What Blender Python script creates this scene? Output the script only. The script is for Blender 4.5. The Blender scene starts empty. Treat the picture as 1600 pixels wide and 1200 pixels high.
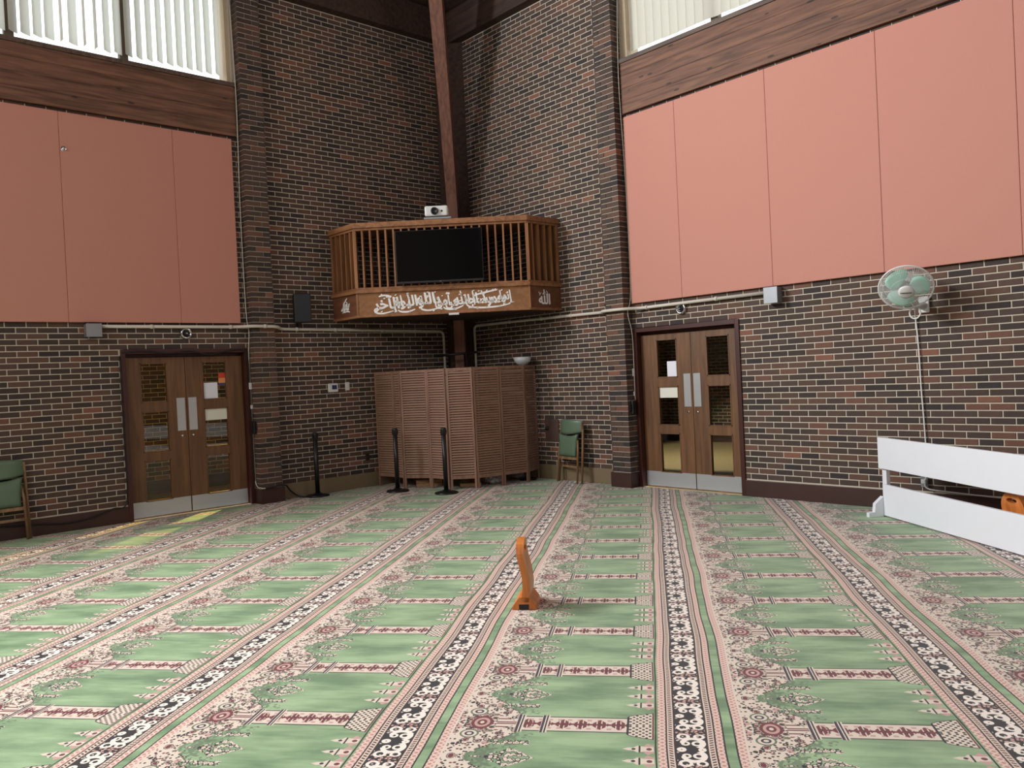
import bpy, bmesh, math, random
from mathutils import Vector, Matrix, noise
random.seed(7)
SC = bpy.context.scene
COL = SC.collection
PI = math.pi

# ------------------------------------------------------------------ camera
# corner of the room is the origin; right wall is y = 0 (x > 0), left wall is x = 0 (y < 0)
CAM = Vector((10.469, -8.435, 1.56))
yaw, pitch, roll = 2.40673, -0.011638, -0.048248
Fw = Vector((math.cos(yaw) * math.cos(pitch), math.sin(yaw) * math.cos(pitch), math.sin(pitch)))
r0 = Vector((math.sin(yaw), -math.cos(yaw), 0)); u0 = r0.cross(Fw)
Rt = r0 * math.cos(roll) + u0 * math.sin(roll); Up = -r0 * math.sin(roll) + u0 * math.cos(roll)
cd = bpy.data.cameras.new('camera'); cam = bpy.data.objects.new('camera', cd); COL.objects.link(cam)
cd.sensor_width = 36.0; cd.lens = 1275 / 1600 * 36; cd.clip_start = 0.05
m3 = Matrix((Rt, Up, -Fw)).transposed()
cam.matrix_world = Matrix.Translation(CAM) @ m3.to_4x4()
SC.camera = cam

# ------------------------------------------------------------------ light
SC.view_settings.view_transform = 'Standard'; SC.view_settings.look = 'None'
SC.view_settings.gamma = 1.0; SC.view_settings.use_curve_mapping = False
SC.view_settings.exposure = 0.0
W = bpy.data.worlds.new('sky'); SC.world = W; W.use_nodes = True
W.node_tree.nodes['Background'].inputs[0].default_value = (0.92, 0.97, 1.0, 1)
W.node_tree.nodes['Background'].inputs[1].default_value = 2.2

def area(name, loc, target, sx, sy, power, color):
    d = bpy.data.lights.new(name, 'AREA'); d.shape = 'RECTANGLE'; d.size = sx; d.size_y = sy
    d.energy = power; d.color = color
    o = bpy.data.objects.new(name, d); COL.objects.link(o); o.location = loc
    o.rotation_euler = (Vector(target) - Vector(loc)).to_track_quat('-Z', 'Y').to_euler()
    return o
SC.cycles.max_bounces = 6; SC.cycles.diffuse_bounces = 3; SC.cycles.glossy_bounces = 3; SC.cycles.transparent_max_bounces = 8
SC.cycles.caustics_reflective = False; SC.cycles.caustics_refractive = False
# daylight entering by the clerestory windows on the four sides of the hall
area('daylight_left_window', (0.12, -9.0, 6.27), (6.0, -9.0, 6.27), 6.2, 1.2, 1900, (0.95, 0.98, 1.0))
area('daylight_right_window', (8.2, -0.12, 6.27), (8.2, -5.0, 6.27), 8.2, 1.2, 120, (1.0, 0.97, 0.92))
area('daylight_back_window', (6.2, -12.6, 6.0), (7.5, -3.0, 0.8), 6.8, 1.6, 300, (1.0, 0.98, 0.95))
area('daylight_side_window', (13.6, -7.5, 6.0), (4.0, -6.5, 0.8), 8.5, 1.6, 140, (0.74, 0.86, 1.0))

# ------------------------------------------------------------------ node helpers
def lin(c):
    def f(v):
        v /= 255.0
        return v / 12.92 if v <= 0.04045 else ((v + 0.055) / 1.055) ** 2.4
    return (f(c[0]), f(c[1]), f(c[2]), 1.0)

class V:
    """socket or number with arithmetic that grows Math nodes"""
    def __init__(s, nt, x): s.nt = nt; s.x = x
    def _m(s, op, *others, clamp=False):
        n = s.nt.nodes.new('ShaderNodeMath'); n.operation = op; n.use_clamp = clamp
        for i, a in enumerate((s,) + others):
            a = a.x if isinstance(a, V) else a
            if isinstance(a, (int, float)): n.inputs[i].default_value = a
            else: s.nt.links.new(a, n.inputs[i])
        return V(s.nt, n.outputs[0])
    def __add__(s, o): return s._m('ADD', o)
    __radd__ = __add__
    def __sub__(s, o): return s._m('SUBTRACT', o)
    def __rsub__(s, o): return V(s.nt, o)._m('SUBTRACT', s)
    def __mul__(s, o): return s._m('MULTIPLY', o)
    __rmul__ = __mul__
    def __truediv__(s, o): return s._m('DIVIDE', o)
    def lt(s, o): return s._m('LESS_THAN', o)
    def gt(s, o): return s._m('GREATER_THAN', o)
    def abs(s): return s._m('ABSOLUTE')
    def mod(s, o): return s._m('FLOORED_MODULO', o)
    def sin(s): return s._m('SINE')
    def sqrt(s): return s._m('SQRT')
    def mn(s, o): return s._m('MINIMUM', o)
    def mx(s, o): return s._m('MAXIMUM', o)
    def btw(s, a, b): return s.gt(a) * s.lt(b)

def mixc(nt, a, b, f):
    n = nt.nodes.new('ShaderNodeMix'); n.data_type = 'RGBA'
    fs, A, B = n.inputs[0], n.inputs[6], n.inputs[7]
    for s, v in ((fs, f), (A, a), (B, b)):
        v = v.x if isinstance(v, V) else v
        if isinstance(v, (int, float, tuple)): s.default_value = v
        else: nt.links.new(v, s)
    return n.outputs[2]

def newmat(name):
    m = bpy.data.materials.new(name); m.use_nodes = True
    nt = m.node_tree; b = nt.nodes['Principled BSDF']
    return m, nt, b

MATS = {}
def plain(name, rgb, rough=0.6, metal=0.0, spec=0.5, var=0.12, scale=8.0, bump=0.0, bscale=60.0, stretch=(1, 1, 1), trans=0.0):
    """noise-varied surface"""
    m, nt, b = newmat(name)
    tc = nt.nodes.new('ShaderNodeTexCoord'); mp = nt.nodes.new('ShaderNodeMapping')
    nt.links.new(tc.outputs['Object'], mp.inputs[0]); mp.inputs['Scale'].default_value = stretch
    nz = nt.nodes.new('ShaderNodeTexNoise'); nz.inputs['Scale'].default_value = scale; nz.inputs['Detail'].default_value = 4
    nt.links.new(mp.outputs[0], nz.inputs[0])
    c = lin(rgb)
    lo = tuple(x * (1 - var) for x in c[:3]) + (1,); hi = tuple(min(1, x * (1 + var)) for x in c[:3]) + (1,)
    nt.links.new(mixc(nt, lo, hi, V(nt, nz.outputs[0])), b.inputs['Base Color'])
    b.inputs['Roughness'].default_value = rough; b.inputs['Metallic'].default_value = metal
    b.inputs['Specular IOR Level'].default_value = spec
    if bump:
        n2 = nt.nodes.new('ShaderNodeTexNoise'); n2.inputs['Scale'].default_value = bscale; n2.inputs['Detail'].default_value = 3
        nt.links.new(mp.outputs[0], n2.inputs[0])
        bp = nt.nodes.new('ShaderNodeBump'); bp.inputs['Strength'].default_value = bump; bp.inputs['Distance'].default_value = 0.004
        nt.links.new(n2.outputs[0], bp.inputs['Height']); nt.links.new(bp.outputs[0], b.inputs['Normal'])
    MATS[name] = m
    return m

def wood(name, dark, light, axis=2, grain=14.0, rough=0.45, streak=22.0, knots=0.0):
    m, nt, b = newmat(name)
    tc = nt.nodes.new('ShaderNodeTexCoord'); mp = nt.nodes.new('ShaderNodeMapping')
    nt.links.new(tc.outputs['Object'], mp.inputs[0])
    s = [streak, streak, streak]; s[axis] = streak / grain; mp.inputs['Scale'].default_value = s
    nz = nt.nodes.new('ShaderNodeTexNoise'); nz.inputs['Scale'].default_value = 1.0; nz.inputs['Detail'].default_value = 6; nz.inputs['Distortion'].default_value = 0.6
    nt.links.new(mp.outputs[0], nz.inputs[0])
    rp = nt.nodes.new('ShaderNodeValToRGB'); rp.color_ramp.elements[0].position = 0.32; rp.color_ramp.elements[1].position = 0.68
    rp.color_ramp.elements[0].color = lin(dark); rp.color_ramp.elements[1].color = lin(light)
    nt.links.new(nz.outputs[0], rp.inputs[0])
    col = rp.outputs[0]
    if knots:
        vo = nt.nodes.new('ShaderNodeTexVoronoi'); vo.inputs['Scale'].default_value = 1.0
        mp2 = nt.nodes.new('ShaderNodeMapping'); nt.links.new(tc.outputs['Object'], mp2.inputs[0])
        s2 = [2.6 * 3.2] * 3; s2[axis] = 2.6; mp2.inputs['Scale'].default_value = s2
        nt.links.new(mp2.outputs[0], vo.inputs[0])
        d = V(nt, vo.outputs['Distance'])
        col = mixc(nt, col, tuple(x * 0.35 for x in lin(dark)[:3]) + (1,), d.lt(knots) * 0.8)
    nt.links.new(col, b.inputs['Base Color'])
    b.inputs['Roughness'].default_value = rough
    MATS[name] = m
    return m

def glassy(name, tint, rough=0.02, mixf=0.12, alpha_tint=None):
    m, nt, b = newmat(name)
    nt.nodes.remove(b)
    out = nt.nodes['Material Output']
    tr = nt.nodes.new('ShaderNodeBsdfTransparent'); tr.inputs[0].default_value = tint
    gl = nt.nodes.new('ShaderNodeBsdfGlossy'); gl.inputs['Roughness'].default_value = rough
    lw = nt.nodes.new('ShaderNodeLayerWeight'); f = V(nt, lw.outputs['Facing']); f2 = f * f; fr = f2 * f2 * f * 0.7 + 0.04
    mx = nt.nodes.new('ShaderNodeMixShader')
    nt.links.new(fr.x, mx.inputs[0]); nt.links.new(tr.outputs[0], mx.inputs[1]); nt.links.new(gl.outputs[0], mx.inputs[2])
    nt.links.new(mx.outputs[0], out.inputs[0])
    MATS[name] = m
    return m

def blind_mat(name, dif, trc):
    m, nt, b = newmat(name); nt.nodes.remove(b); out = nt.nodes['Material Output']
    d = nt.nodes.new('ShaderNodeBsdfDiffuse'); t = nt.nodes.new('ShaderNodeBsdfTranslucent'); a = nt.nodes.new('ShaderNodeAddShader')
    nz = nt.nodes.new('ShaderNodeTexNoise'); nz.inputs['Scale'].default_value = 30
    d.inputs[0].default_value = dif
    nt.links.new(mixc(nt, tuple(x * .92 for x in trc[:3]) + (1,), trc, V(nt, nz.outputs[0])), t.inputs[0])
    nt.links.new(d.outputs[0], a.inputs[0]); nt.links.new(t.outputs[0], a.inputs[1]); nt.links.new(a.outputs[0], out.inputs[0])
    MATS[name] = m
    return m

BRICKC = [(72, 57, 51), (63, 52, 48), (86, 66, 57), (79, 63, 56), (96, 71, 60), (54, 46, 45), (110, 76, 63), (128, 86, 69)]
BRICKW = [20, 13, 20, 18, 16, 8, 7, 1.6]
BRM = [plain('brick_%d' % i, c, 0.85, var=0.16, scale=30, bump=0.25, bscale=90) for i, c in enumerate(BRICKC)]
plain('mortar', (202, 192, 174), 0.95, var=0.10, scale=25, bump=0.3, bscale=140)
plain('salmon_fabric', (200, 142, 127), 0.95, spec=0.1, var=0.11, scale=110, bump=0.25, bscale=420, stretch=(1, 1, 2.2))
wood('beam_wood_x', (82, 54, 42), (132, 92, 70), axis=0, knots=0.11, rough=0.7)
wood('beam_wood_y', (82, 54, 42), (132, 92, 70), axis=1, knots=0.11, rough=0.7)
wood('sill_wood', (70, 54, 46), (104, 84, 72), axis=0, rough=0.6)
wood('ceiling_wood', (52, 36, 30), (80, 56, 45), axis=0, rough=0.8)
wood('post_wood', (98, 62, 50), (138, 92, 74), axis=2, rough=0.6)
wood('door_wood', (92, 62, 38), (122, 84, 52), axis=2, rough=0.5)
plain('frame_wood', (66, 31, 25), 0.4, var=0.25, scale=6)
plain('base_wood', (62, 36, 30), 0.5, var=0.2, scale=5)
plain('tan_base', (128, 112, 86), 0.6, var=0.05)
wood('balcony_wood_h', (128, 84, 52), (168, 118, 78), axis=0, rough=0.6)
wood('balcony_wood_v', (128, 84, 52), (168, 118, 78), axis=2, rough=0.6)
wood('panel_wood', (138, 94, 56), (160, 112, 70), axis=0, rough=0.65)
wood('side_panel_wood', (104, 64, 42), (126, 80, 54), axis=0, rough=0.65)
wood('screen_wood', (132, 98, 82), (164, 128, 109), axis=2, rough=0.6)
wood('louver_wood', (126, 94, 79), (178, 140, 119), axis=0, rough=0.6, streak=16)
wood('orange_wood', (176, 98, 44), (212, 130, 66), axis=2, rough=0.35)
wood('chair_wood', (112, 84, 58), (150, 118, 86), axis=2, rough=0.45)
wood('crate_wood', (150, 112, 72), (186, 148, 104), axis=0, rough=0.6)
plain('green_vinyl', (96, 118, 96), 0.38, var=0.06)
plain('white_paint', (226, 228, 234), 0.45, var=0.02)
plain('white_plastic', (228, 228, 226), 0.35, var=0.02)
plain('pipe_paint', (214, 208, 196), 0.5, var=0.06)
plain('grey_metal', (150, 152, 156), 0.45, metal=0.5, var=0.08)
plain('steel', (196, 198, 200), 0.34, metal=0.55, var=0.06, scale=3, stretch=(1, 1, 20))
plain('chrome', (200, 200, 202), 0.18, metal=1.0, var=0.03)
plain('black_plastic', (22, 22, 25), 0.5, var=0.1)
plain('black_metal', (20, 20, 23), 0.35, var=0.1)
plain('screen_black', (5, 6, 9), 0.05, var=0.05, spec=0.35)
plain('paper', (236, 238, 246), 0.8, var=0.01)
plain('cream_paper', (228, 228, 214), 0.8, var=0.01)
plain('red_print', (206, 66, 46), 0.7, var=0.02)
plain('orange_print', (226, 150, 90), 0.7, var=0.02)
plain('blue_print', (70, 66, 110), 0.7, var=0.02)
plain('lettering_white', (253, 252, 250), 0.5, var=0.01)
plain('blue_screen', (36, 56, 104), 0.3, var=0.1)
plain('corridor_floor', (168, 148, 112), 0.6, var=0.15, scale=5)
plain('corridor_paint', (120, 104, 90), 0.9, var=0.05)
plain('plate_brown', (86, 66, 60), 0.5, var=0.06)
plain('bag_plastic', (196, 198, 200), 0.25, var=0.1)
plain('frosted_white', (220, 224, 226), 0.3, var=0.02)
plain('window_frame_paint', (206, 186, 160), 0.6, var=0.04)
glassy('door_glass', (0.86, 0.9, 0.88, 1))
glassy('window_glass', (0.95, 0.97, 0.97, 1))
blind_mat('blind_bright', (0.27, 0.262, 0.24, 1), (0.40, 0.388, 0.345, 1))
plain('mullion_paint', (92, 80, 66), 0.7, var=0.05)
blind_mat('blind_closed', (0.45, 0.43, 0.38, 1), (0.22, 0.21, 0.175, 1))
blind_mat('mint_plastic', (0.40, 0.66, 0.58, 1), (0.26, 0.42, 0.37, 1))

# ------------------------------------------------------------------ mesh helpers
class MB:
    def __init__(s): s.v = []; s.f = []; s.mi = []; s.sm = []
    def add(s, vs, fs, mi=0, sm=False):
        o = len(s.v); s.v += [tuple(x) for x in vs]
        for f in fs: s.f.append([i + o for i in f]); s.mi.append(mi); s.sm.append(sm)
        return s
    def box(s, a, b, mi=0):
        x0, x1 = sorted((a[0], b[0])); y0, y1 = sorted((a[1], b[1])); z0, z1 = sorted((a[2], b[2]))
        vs = [(x0, y0, z0), (x1, y0, z0), (x1, y1, z0), (x0, y1, z0), (x0, y0, z1), (x1, y0, z1), (x1, y1, z1), (x0, y1, z1)]
        return s.add(vs, [(3, 2, 1, 0), (4, 5, 6, 7), (0, 1, 5, 4), (1, 2, 6, 5), (2, 3, 7, 6), (3, 0, 4, 7)], mi)
    def obox(s, c, ax, ay, az, mi=0):
        """box with centre c and half-axis vectors"""
        c, ax, ay, az = Vector(c), Vector(ax), Vector(ay), Vector(az)
        vs = [c + ax * i + ay * j + az * k for k in (-1, 1) for i, j in ((-1, -1), (1, -1), (1, 1), (-1, 1))]
        return s.add(vs, [(3, 2, 1, 0), (4, 5, 6, 7), (0, 1, 5, 4), (1, 2, 6, 5), (2, 3, 7, 6), (3, 0, 4, 7)], mi)
    def prism(s, poly, off, mi=0, sm=False):
        """closed polygon (3d points) extruded by vector off"""
        n = len(poly); off = Vector(off); p = [Vector(q) for q in poly]
        s.add(p + [q + off for q in p], [tuple(range(n - 1, -1, -1)), tuple(range(n, 2 * n))], mi)
        return s.add(p + [q + off for q in p], [(i, (i + 1) % n, n + (i + 1) % n, n + i) for i in range(n)], mi, sm)
    def tube(s, pts, r, seg=8, mi=0, closed=False, cap=True):
        pts = [Vector(q) for q in pts]; n = len(pts); rr = r if isinstance(r, (list, tuple)) else [r] * n
        vs = []; fs = []; prev = None
        for i, q in enumerate(pts):
            if closed: t = pts[(i + 1) % n] - pts[i - 1]
            else: t = pts[min(i + 1, n - 1)] - pts[max(i - 1, 0)]
            t.normalize()
            if prev is None:
                a = Vector((0, 0, 1)) if abs(t.z) < 0.9 else Vector((1, 0, 0)); e = t.cross(a).normalized()
            else:
                e = (prev - t * prev.dot(t)).normalized()
            prev = e; g = t.cross(e)
            for k in range(seg):
                an = 2 * PI * k / seg; vs.append(q + (e * math.cos(an) + g * math.sin(an)) * rr[i])
        m = n if closed else n - 1
        for i in range(m):
            j = (i + 1) % n
            for k in range(seg):
                l = (k + 1) % seg; fs.append((i * seg + k, i * seg + l, j * seg + l, j * seg + k))
        s.add(vs, fs, mi, True)
        if cap and not closed:
            s.add(vs[:seg], [tuple(range(seg - 1, -1, -1))], mi); s.add(vs[-seg:], [tuple(range(seg))], mi)
        return s
    def lathe(s, prof, c=(0, 0, 0), seg=24, mi=0, axis=None, sm=True):
        """profile of (radius, height) turned about the axis through c"""
        c = Vector(c); az = Vector(axis).normalized() if axis else Vector((0, 0, 1))
        e = az.orthogonal().normalized(); g = az.cross(e); vs = []; fs = []
        for r, h in prof:
            for k in range(seg):
                an = 2 * PI * k / seg; vs.append(c + az * h + (e * math.cos(an) + g * math.sin(an)) * max(r, 1e-5))
        for i in range(len(prof) - 1):
            for k in range(seg):
                l = (k + 1) % seg; fs.append((i * seg + k, i * seg + l, (i + 1) * seg + l, (i + 1) * seg + k))
        return s.add(vs, fs, mi, sm)
    def mesh(s, name, org=(0, 0, 0), fix=True):
        me = bpy.data.meshes.new(name); o = Vector(org)
        me.from_pydata([(v[0] - o.x, v[1] - o.y, v[2] - o.z) for v in s.v], [], s.f)
        me.polygons.foreach_set('material_index', s.mi); me.polygons.foreach_set('use_smooth', s.sm)
        if fix:
            bm = bmesh.new(); bm.from_mesh(me); bmesh.ops.remove_doubles(bm, verts=bm.verts, dist=1e-5)
            bmesh.ops.recalc_face_normals(bm, faces=bm.faces); bm.to_mesh(me); bm.free()
        me.update()
        return me

ORG = {}
def link(name, data, mats=(), parent=None, loc=None):
    o = bpy.data.objects.new(name, data); COL.objects.link(o)
    if data is not None and not data.materials:
        for m in (mats if isinstance(mats, (list, tuple)) else [mats]):
            data.materials.append(MATS[m] if isinstance(m, str) else m)
    if parent is not None: o.parent = parent
    if loc is not None: o.location = loc
    return o
def tag(o, label=None, cat=None, group=None, kind=None):
    if label: o['label'] = label
    if cat: o['category'] = cat
    if group: o['group'] = group
    if kind: o['kind'] = kind
    return o
def thing(name, loc, label=None, cat=None, group=None, kind=None, rz=0.0):
    o = bpy.data.objects.new(name, None); COL.objects.link(o); o.location = loc; o.rotation_euler = (0, 0, rz)
    o.empty_display_size = 0.1
    ORG[o.name] = Vector(loc)
    return tag(o, label, cat, group, kind)
def part(name, mb, mats, parent, bevel=0.0, local=False):
    """mesh given in world coordinates (or local ones) as a child of thing or part"""
    org = Vector((0, 0, 0)) if local else ORG.get(parent.name, Vector((0, 0, 0)))
    o = link(name, mb.mesh(name, org), mats, parent)
    ORG[o.name] = org
    if bevel: bev(o, bevel)
    return o
def bev(o, w, seg=2):
    b = o.modifiers.new('bevel', 'BEVEL'); b.width = w; b.segments = seg; b.limit_method = 'ANGLE'; b.angle_limit = 0.7
def solo(name, mb, mats, org, label=None, cat=None, group=None, kind=None, bevel=0.0):
    o = link(name, mb.mesh(name, org), mats, None, org); ORG[o.name] = Vector(org)
    if bevel: bev(o, bevel)
    return tag(o, label, cat, group, kind)

# wall frames: u runs along the wall from the corner, d comes out of the wall into the hall
def LW(u, d, z): return Vector((d, -u, z))
def RW(u, d, z): return Vector((u, -d, z))
def wbox(mb, Wf, u0, u1, d0, d1, z0, z1, mi=0): return mb.box(Wf(u0, d0, z0), Wf(u1, d1, z1), mi)

def project(P):
    d = Vector(P) - CAM; z = d.dot(Fw)
    if z < 0.1: return None
    return 800 + 1275 * d.dot(Rt) / z, 600 - 1275 * d.dot(Up) / z

# ------------------------------------------------------------------ floor
def carpet_material():
    m, nt, b = newmat('carpet')
    tc = nt.nodes.new('ShaderNodeTexCoord'); sp = nt.nodes.new('ShaderNodeSeparateXYZ'); nt.links.new(tc.outputs['Object'], sp.inputs[0])
    X, Y = V(nt, sp.outputs[0]), V(nt, sp.outputs[1])
    def vec(a, c):
        n = nt.nodes.new('ShaderNodeCombineXYZ')
        for i, q in enumerate((a, c)):
            if isinstance(q, V): nt.links.new(q.x, n.inputs[i])
            else: n.inputs[i].default_value = q
        return n.outputs[0]
    def noisev(v, scale, detail=2.0):
        n = nt.nodes.new('ShaderNodeTexNoise'); n.inputs['Scale'].default_value = scale; n.inputs['Detail'].default_value = detail
        nt.links.new(v, n.inputs[0]); return V(nt, n.outputs[0])
    def voro(v, scale):
        n = nt.nodes.new('ShaderNodeTexVoronoi'); n.inputs['Scale'].default_value = scale; nt.links.new(v, n.inputs[0])
        s = nt.nodes.new('ShaderNodeSeparateColor'); nt.links.new(n.outputs['Color'], s.inputs[0])
        return V(nt, n.outputs['Distance']), V(nt, s.outputs[0])
    A = math.radians(128.3); S, T = 1.265, 0.65
    U = X * math.cos(A) + Y * math.sin(A); Vv = X * math.sin(A) - Y * math.cos(A)
    wob = (noisev(vec(U, Vv), 1.1, 1.0) - 0.5) * 0.045
    w = (Vv + wob - 3.10 + 0.16).mod(S) - 0.16
    uu = U + 9.53
    s = (uu + T / 2).mod(T) - T / 2
    a = s.abs(); bb = T / 2 - a
    GREEN, GREEN2 = lin((100, 126, 92)), lin((148, 172, 132))
    CREAM, PINK, MAR, DARK, NAVY = lin((208, 192, 176)), lin((184, 146, 138)), lin((104, 46, 50)), lin((36, 30, 31)), lin((52, 44, 56))
    MOSS = lin((92, 106, 84))
    pile = noisev(vec(U * 1.0, Vv * 0.35), 6.0, 6.0); pil2 = noisev(vec(U * 1.0, Vv * 0.12), 40.0, 2.0)
    col = mixc(nt, GREEN, GREEN2, ((pile - 0.5) * 3.2 + 0.5 + (pil2 - 0.5) * 0.8)._m('MULTIPLY', 1.0, clamp=True))
    # spandrels of flowers between arch and border
    vj, vjr = voro(vec(a, w), 34.0)
    wa = (vjr - 0.5) * 0.05 + 0.295 + 0.20 * (1.0 - ((a - 0.07).mx(0.0)) / 0.255) + (a * 36.0).sin().abs() * 0.02
    vm, vr = voro(vec(a, w), 27.0)
    vm2, vr2 = voro(vec(a, w), 62.0)
    inarch = w.gt(wa) * w.lt(wa + 0.11) * a.gt(0.10)
    col = mixc(nt, col, MOSS, inarch * (vr2.gt(0.45)) * 0.75)
    fl = w.gt(0.215) * w.lt(wa)
    flc = mixc(nt, CREAM, PINK, vr.lt(0.4) * vm.lt(0.55))
    flc = mixc(nt, flc, DARK, vm.btw(0.40, 0.50) * vr.gt(0.45)); flc = mixc(nt, flc, MAR, vm.lt(0.34) * vr.gt(0.45)); flc = mixc(nt, flc, CREAM, vm.lt(0.13))
    flc = mixc(nt, flc, MOSS, vm.btw(0.36, 0.50) * vr.lt(0.30)); flc = mixc(nt, flc, NAVY, vm.lt(0.22) * vr.lt(0.20))
    flc = mixc(nt, flc, DARK, vm2.lt(0.40) * vr2.gt(0.46)); flc = mixc(nt, flc, MAR, vm2.lt(0.40) * vr2.btw(0.30, 0.44))
    # rosettes
    dr = ((a / 0.066) * (a / 0.066) + ((w - 0.335) / 0.048) * ((w - 0.335) / 0.048)).sqrt()
    flc = mixc(nt, flc, MAR, dr.lt(1.0)); flc = mixc(nt, flc, PINK, dr.lt(0.72)); flc = mixc(nt, flc, MAR, dr.lt(0.45)); flc = mixc(nt, flc, CREAM, dr.lt(0.2))
    a2 = a - 0.115; dq = (a2 * a2 + (w - 0.30) * (w - 0.30)).sqrt()
    flc = mixc(nt, flc, MOSS, dq.lt(0.042)); flc = mixc(nt, flc, CREAM, dq.lt(0.033)); flc = mixc(nt, flc, NAVY, dq.lt(0.021)); flc = mixc(nt, flc, CREAM, dq.lt(0.011))
    # tapering stem into the pillar capital
    st = w.btw(0.40, 0.495) * a.lt((0.50 - w) * 0.9)
    flc = mixc(nt, flc, CREAM, st); flc = mixc(nt, flc, MAR, st * (a * 190.0).sin().gt(0.55))
    col = mixc(nt, col, flc, fl)
    edge = (w - wa).abs().lt(0.0045); col = mixc(nt, col, DARK, edge * w.gt(0.215) * 0.75)
    # hanging lamp ornament inside each arch
    dm = bb / 0.085 + (w - 0.50).abs() / 0.115
    orn = dm.lt(1.0).mx((bb - 0.135).abs().lt(0.020) * w.btw(0.40, 0.575)).mx(bb.lt(0.006) * w.btw(0.34, 0.41))
    vo, vo_r = voro(vec(bb, w), 48.0)
    col = mixc(nt, col, DARK, orn * vo.lt(0.60)); col = mixc(nt, col, CREAM, orn * vo.lt(0.42)); col = mixc(nt, col, MAR, orn * vo.lt(0.14))
    # pillars
    hw = 0.072
    pil = a.lt(hw) * w.btw(0.505, 0.993)
    pc = mixc(nt, CREAM, PINK, a.btw(0.034, 0.05) * (w * 140.0).sin().gt(0.1))
    t = (w - 0.66).mod(0.083) - 0.0415
    fd = (a / 0.050) + (t.abs() / 0.046)
    pc = mixc(nt, pc, MAR, fd.lt(1.0) * (w * 300.0).sin().gt(-0.7)); pc = mixc(nt, pc, DARK, (a * a + t * t).lt(0.00018)); pc = mixc(nt, pc, MAR, a.lt(0.008))
    pc = mixc(nt, pc, MAR, w.lt(0.62) * a.lt(0.036) * vm2.lt(0.42))
    col = mixc(nt, col, pc, pil)
    col = mixc(nt, col, DARK, (a - hw).abs().lt(0.004) * w.btw(0.505, 0.993))
    capm = a.lt(0.088)
    for c0 in (0.505, 0.617):
        col = mixc(nt, col, CREAM, capm * (w - c0).abs().lt(0.017))
        col = mixc(nt, col, NAVY, capm * (w - c0 + 0.009).abs().lt(0.006)); col = mixc(nt, col, DARK, capm * (w - c0 - 0.006).abs().lt(0.0035))
    # bell shaped bases
    hb = 0.082 + ((w - 0.985).mx(0.0)).sqrt() * 0.15
    base = a.lt(hb) * w.btw(0.985, 1.11)
    bc = mixc(nt, CREAM, DARK, ((w * 215.0).sin() * (a * 200.0).sin()).gt(0.25))
    bc = mixc(nt, bc, DARK, w.lt(0.995)); bc = mixc(nt, bc, MAR, w.btw(1.098, 1.106)); bc = mixc(nt, bc, DARK, (a - hb).abs().lt(0.005))
    col = mixc(nt, col, bc, base)
    # three buds between the bases
    ub = (bb + 0.0525).mod(0.105) - 0.0525
    bud = bb.lt(0.155) * ub.abs().lt((w - 0.97) * 0.36 * (1.0 - (w * 150.0).sin() * 0.25)) * w.btw(0.975, 1.11)
    bu = mixc(nt, CREAM, DARK, (ub * ub + (w - 1.02) * (w - 1.02)).lt(0.00008)); bu = mixc(nt, bu, MAR, (ub * ub + (w - 1.085) * (w - 1.085)).lt(0.00014))
    bu = mixc(nt, bu, DARK, (w - 1.045).abs().lt(0.004)); bu = mixc(nt, bu, PINK, w.gt(1.06) * ub.abs().gt(0.020))
    col = mixc(nt, col, bu, bud)
    # plain stripe and pink zigzag borders
    tri = ((uu.mod(0.062)) / 0.062 - 0.5).abs() * 2.0
    for lo, hi in ((-0.142, -0.105), (0.098, 0.134), (0.180, 0.216)):
        zz = (w - lo) / (hi - lo); zg = (zz - tri).abs().lt(0.2).mx((zz - 1.0 + tri).abs().lt(0.2))
        col = mixc(nt, col, mixc(nt, lin((176, 126, 116)), lin((212, 184, 170)), zg), w.btw(lo, hi))
    col = mixc(nt, col, CREAM, w.btw(0.216, 0.226))
    for lo, hi, sg in ((-0.104, -0.072, 1.0), (0.066, 0.098, -1.0)):
        ch = ((uu + w * (0.45 * sg)) * (2 * PI / 0.021)).sin().gt(0.15) * w.btw(lo + 0.008, hi - 0.008)
        col = mixc(nt, col, mixc(nt, lin((206, 182, 166)), DARK, ch), w.btw(lo, hi))
    for x in (-0.105, -0.152, 0.098, 0.134, 0.180):
        col = mixc(nt, col, DARK, (w - x).abs().lt(0.0035))
    # black band with white scrolls
    bw = w + 0.003
    P = 0.325
    tt = (uu + 0.05).mod(P) - P / 2
    bk = DARK
    at = tt.abs()
    def ring(cx, cy, R, th, cut=None):
        d = ((at - cx) * (at - cx) + (bw - cy) * (bw - cy)).sqrt()
        r_ = (d - R).abs().lt(th)
        return r_ if cut is None else r_ * cut
    vf, vfr = voro(vec(tt, bw), 55.0)
    bk = mixc(nt, bk, lin((196, 180, 172)), vf.lt(0.33) * vfr.gt(0.25))
    bk = mixc(nt, bk, DARK, ((at - 0.055) * (at - 0.055) + (bw - 0.006) * (bw - 0.006)).lt(0.0028))
    WH = lin((228, 216, 204))
    for msk in (ring(0.055, 0.008, 0.044, 0.0105, (at + bw * 0.6).gt(0.035)), ring(0.055, 0.026, 0.017, 0.006), ring(0.055, -0.022, 0.014, 0.0055),
                ring(0.118, -0.030, 0.022, 0.007), ring(0.118, 0.036, 0.018, 0.006), ring(0.0, -0.040, 0.012, 0.008), ring(0.0, 0.045, 0.010, 0.007)):
        bk = mixc(nt, bk, WH, msk)
    star = at / 0.030 + bw.abs() / 0.016
    bk = mixc(nt, bk, lin((190, 150, 140)), (at - 0.1625).abs().lt(0.03) * vf.lt(0.4))
    col = mixc(nt, col, bk, w.btw(-0.072, 0.066))
    col = mixc(nt, col, DARK, (w + 0.070).abs().lt(0.004).mx((w - 0.064).abs().lt(0.004)))
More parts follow.
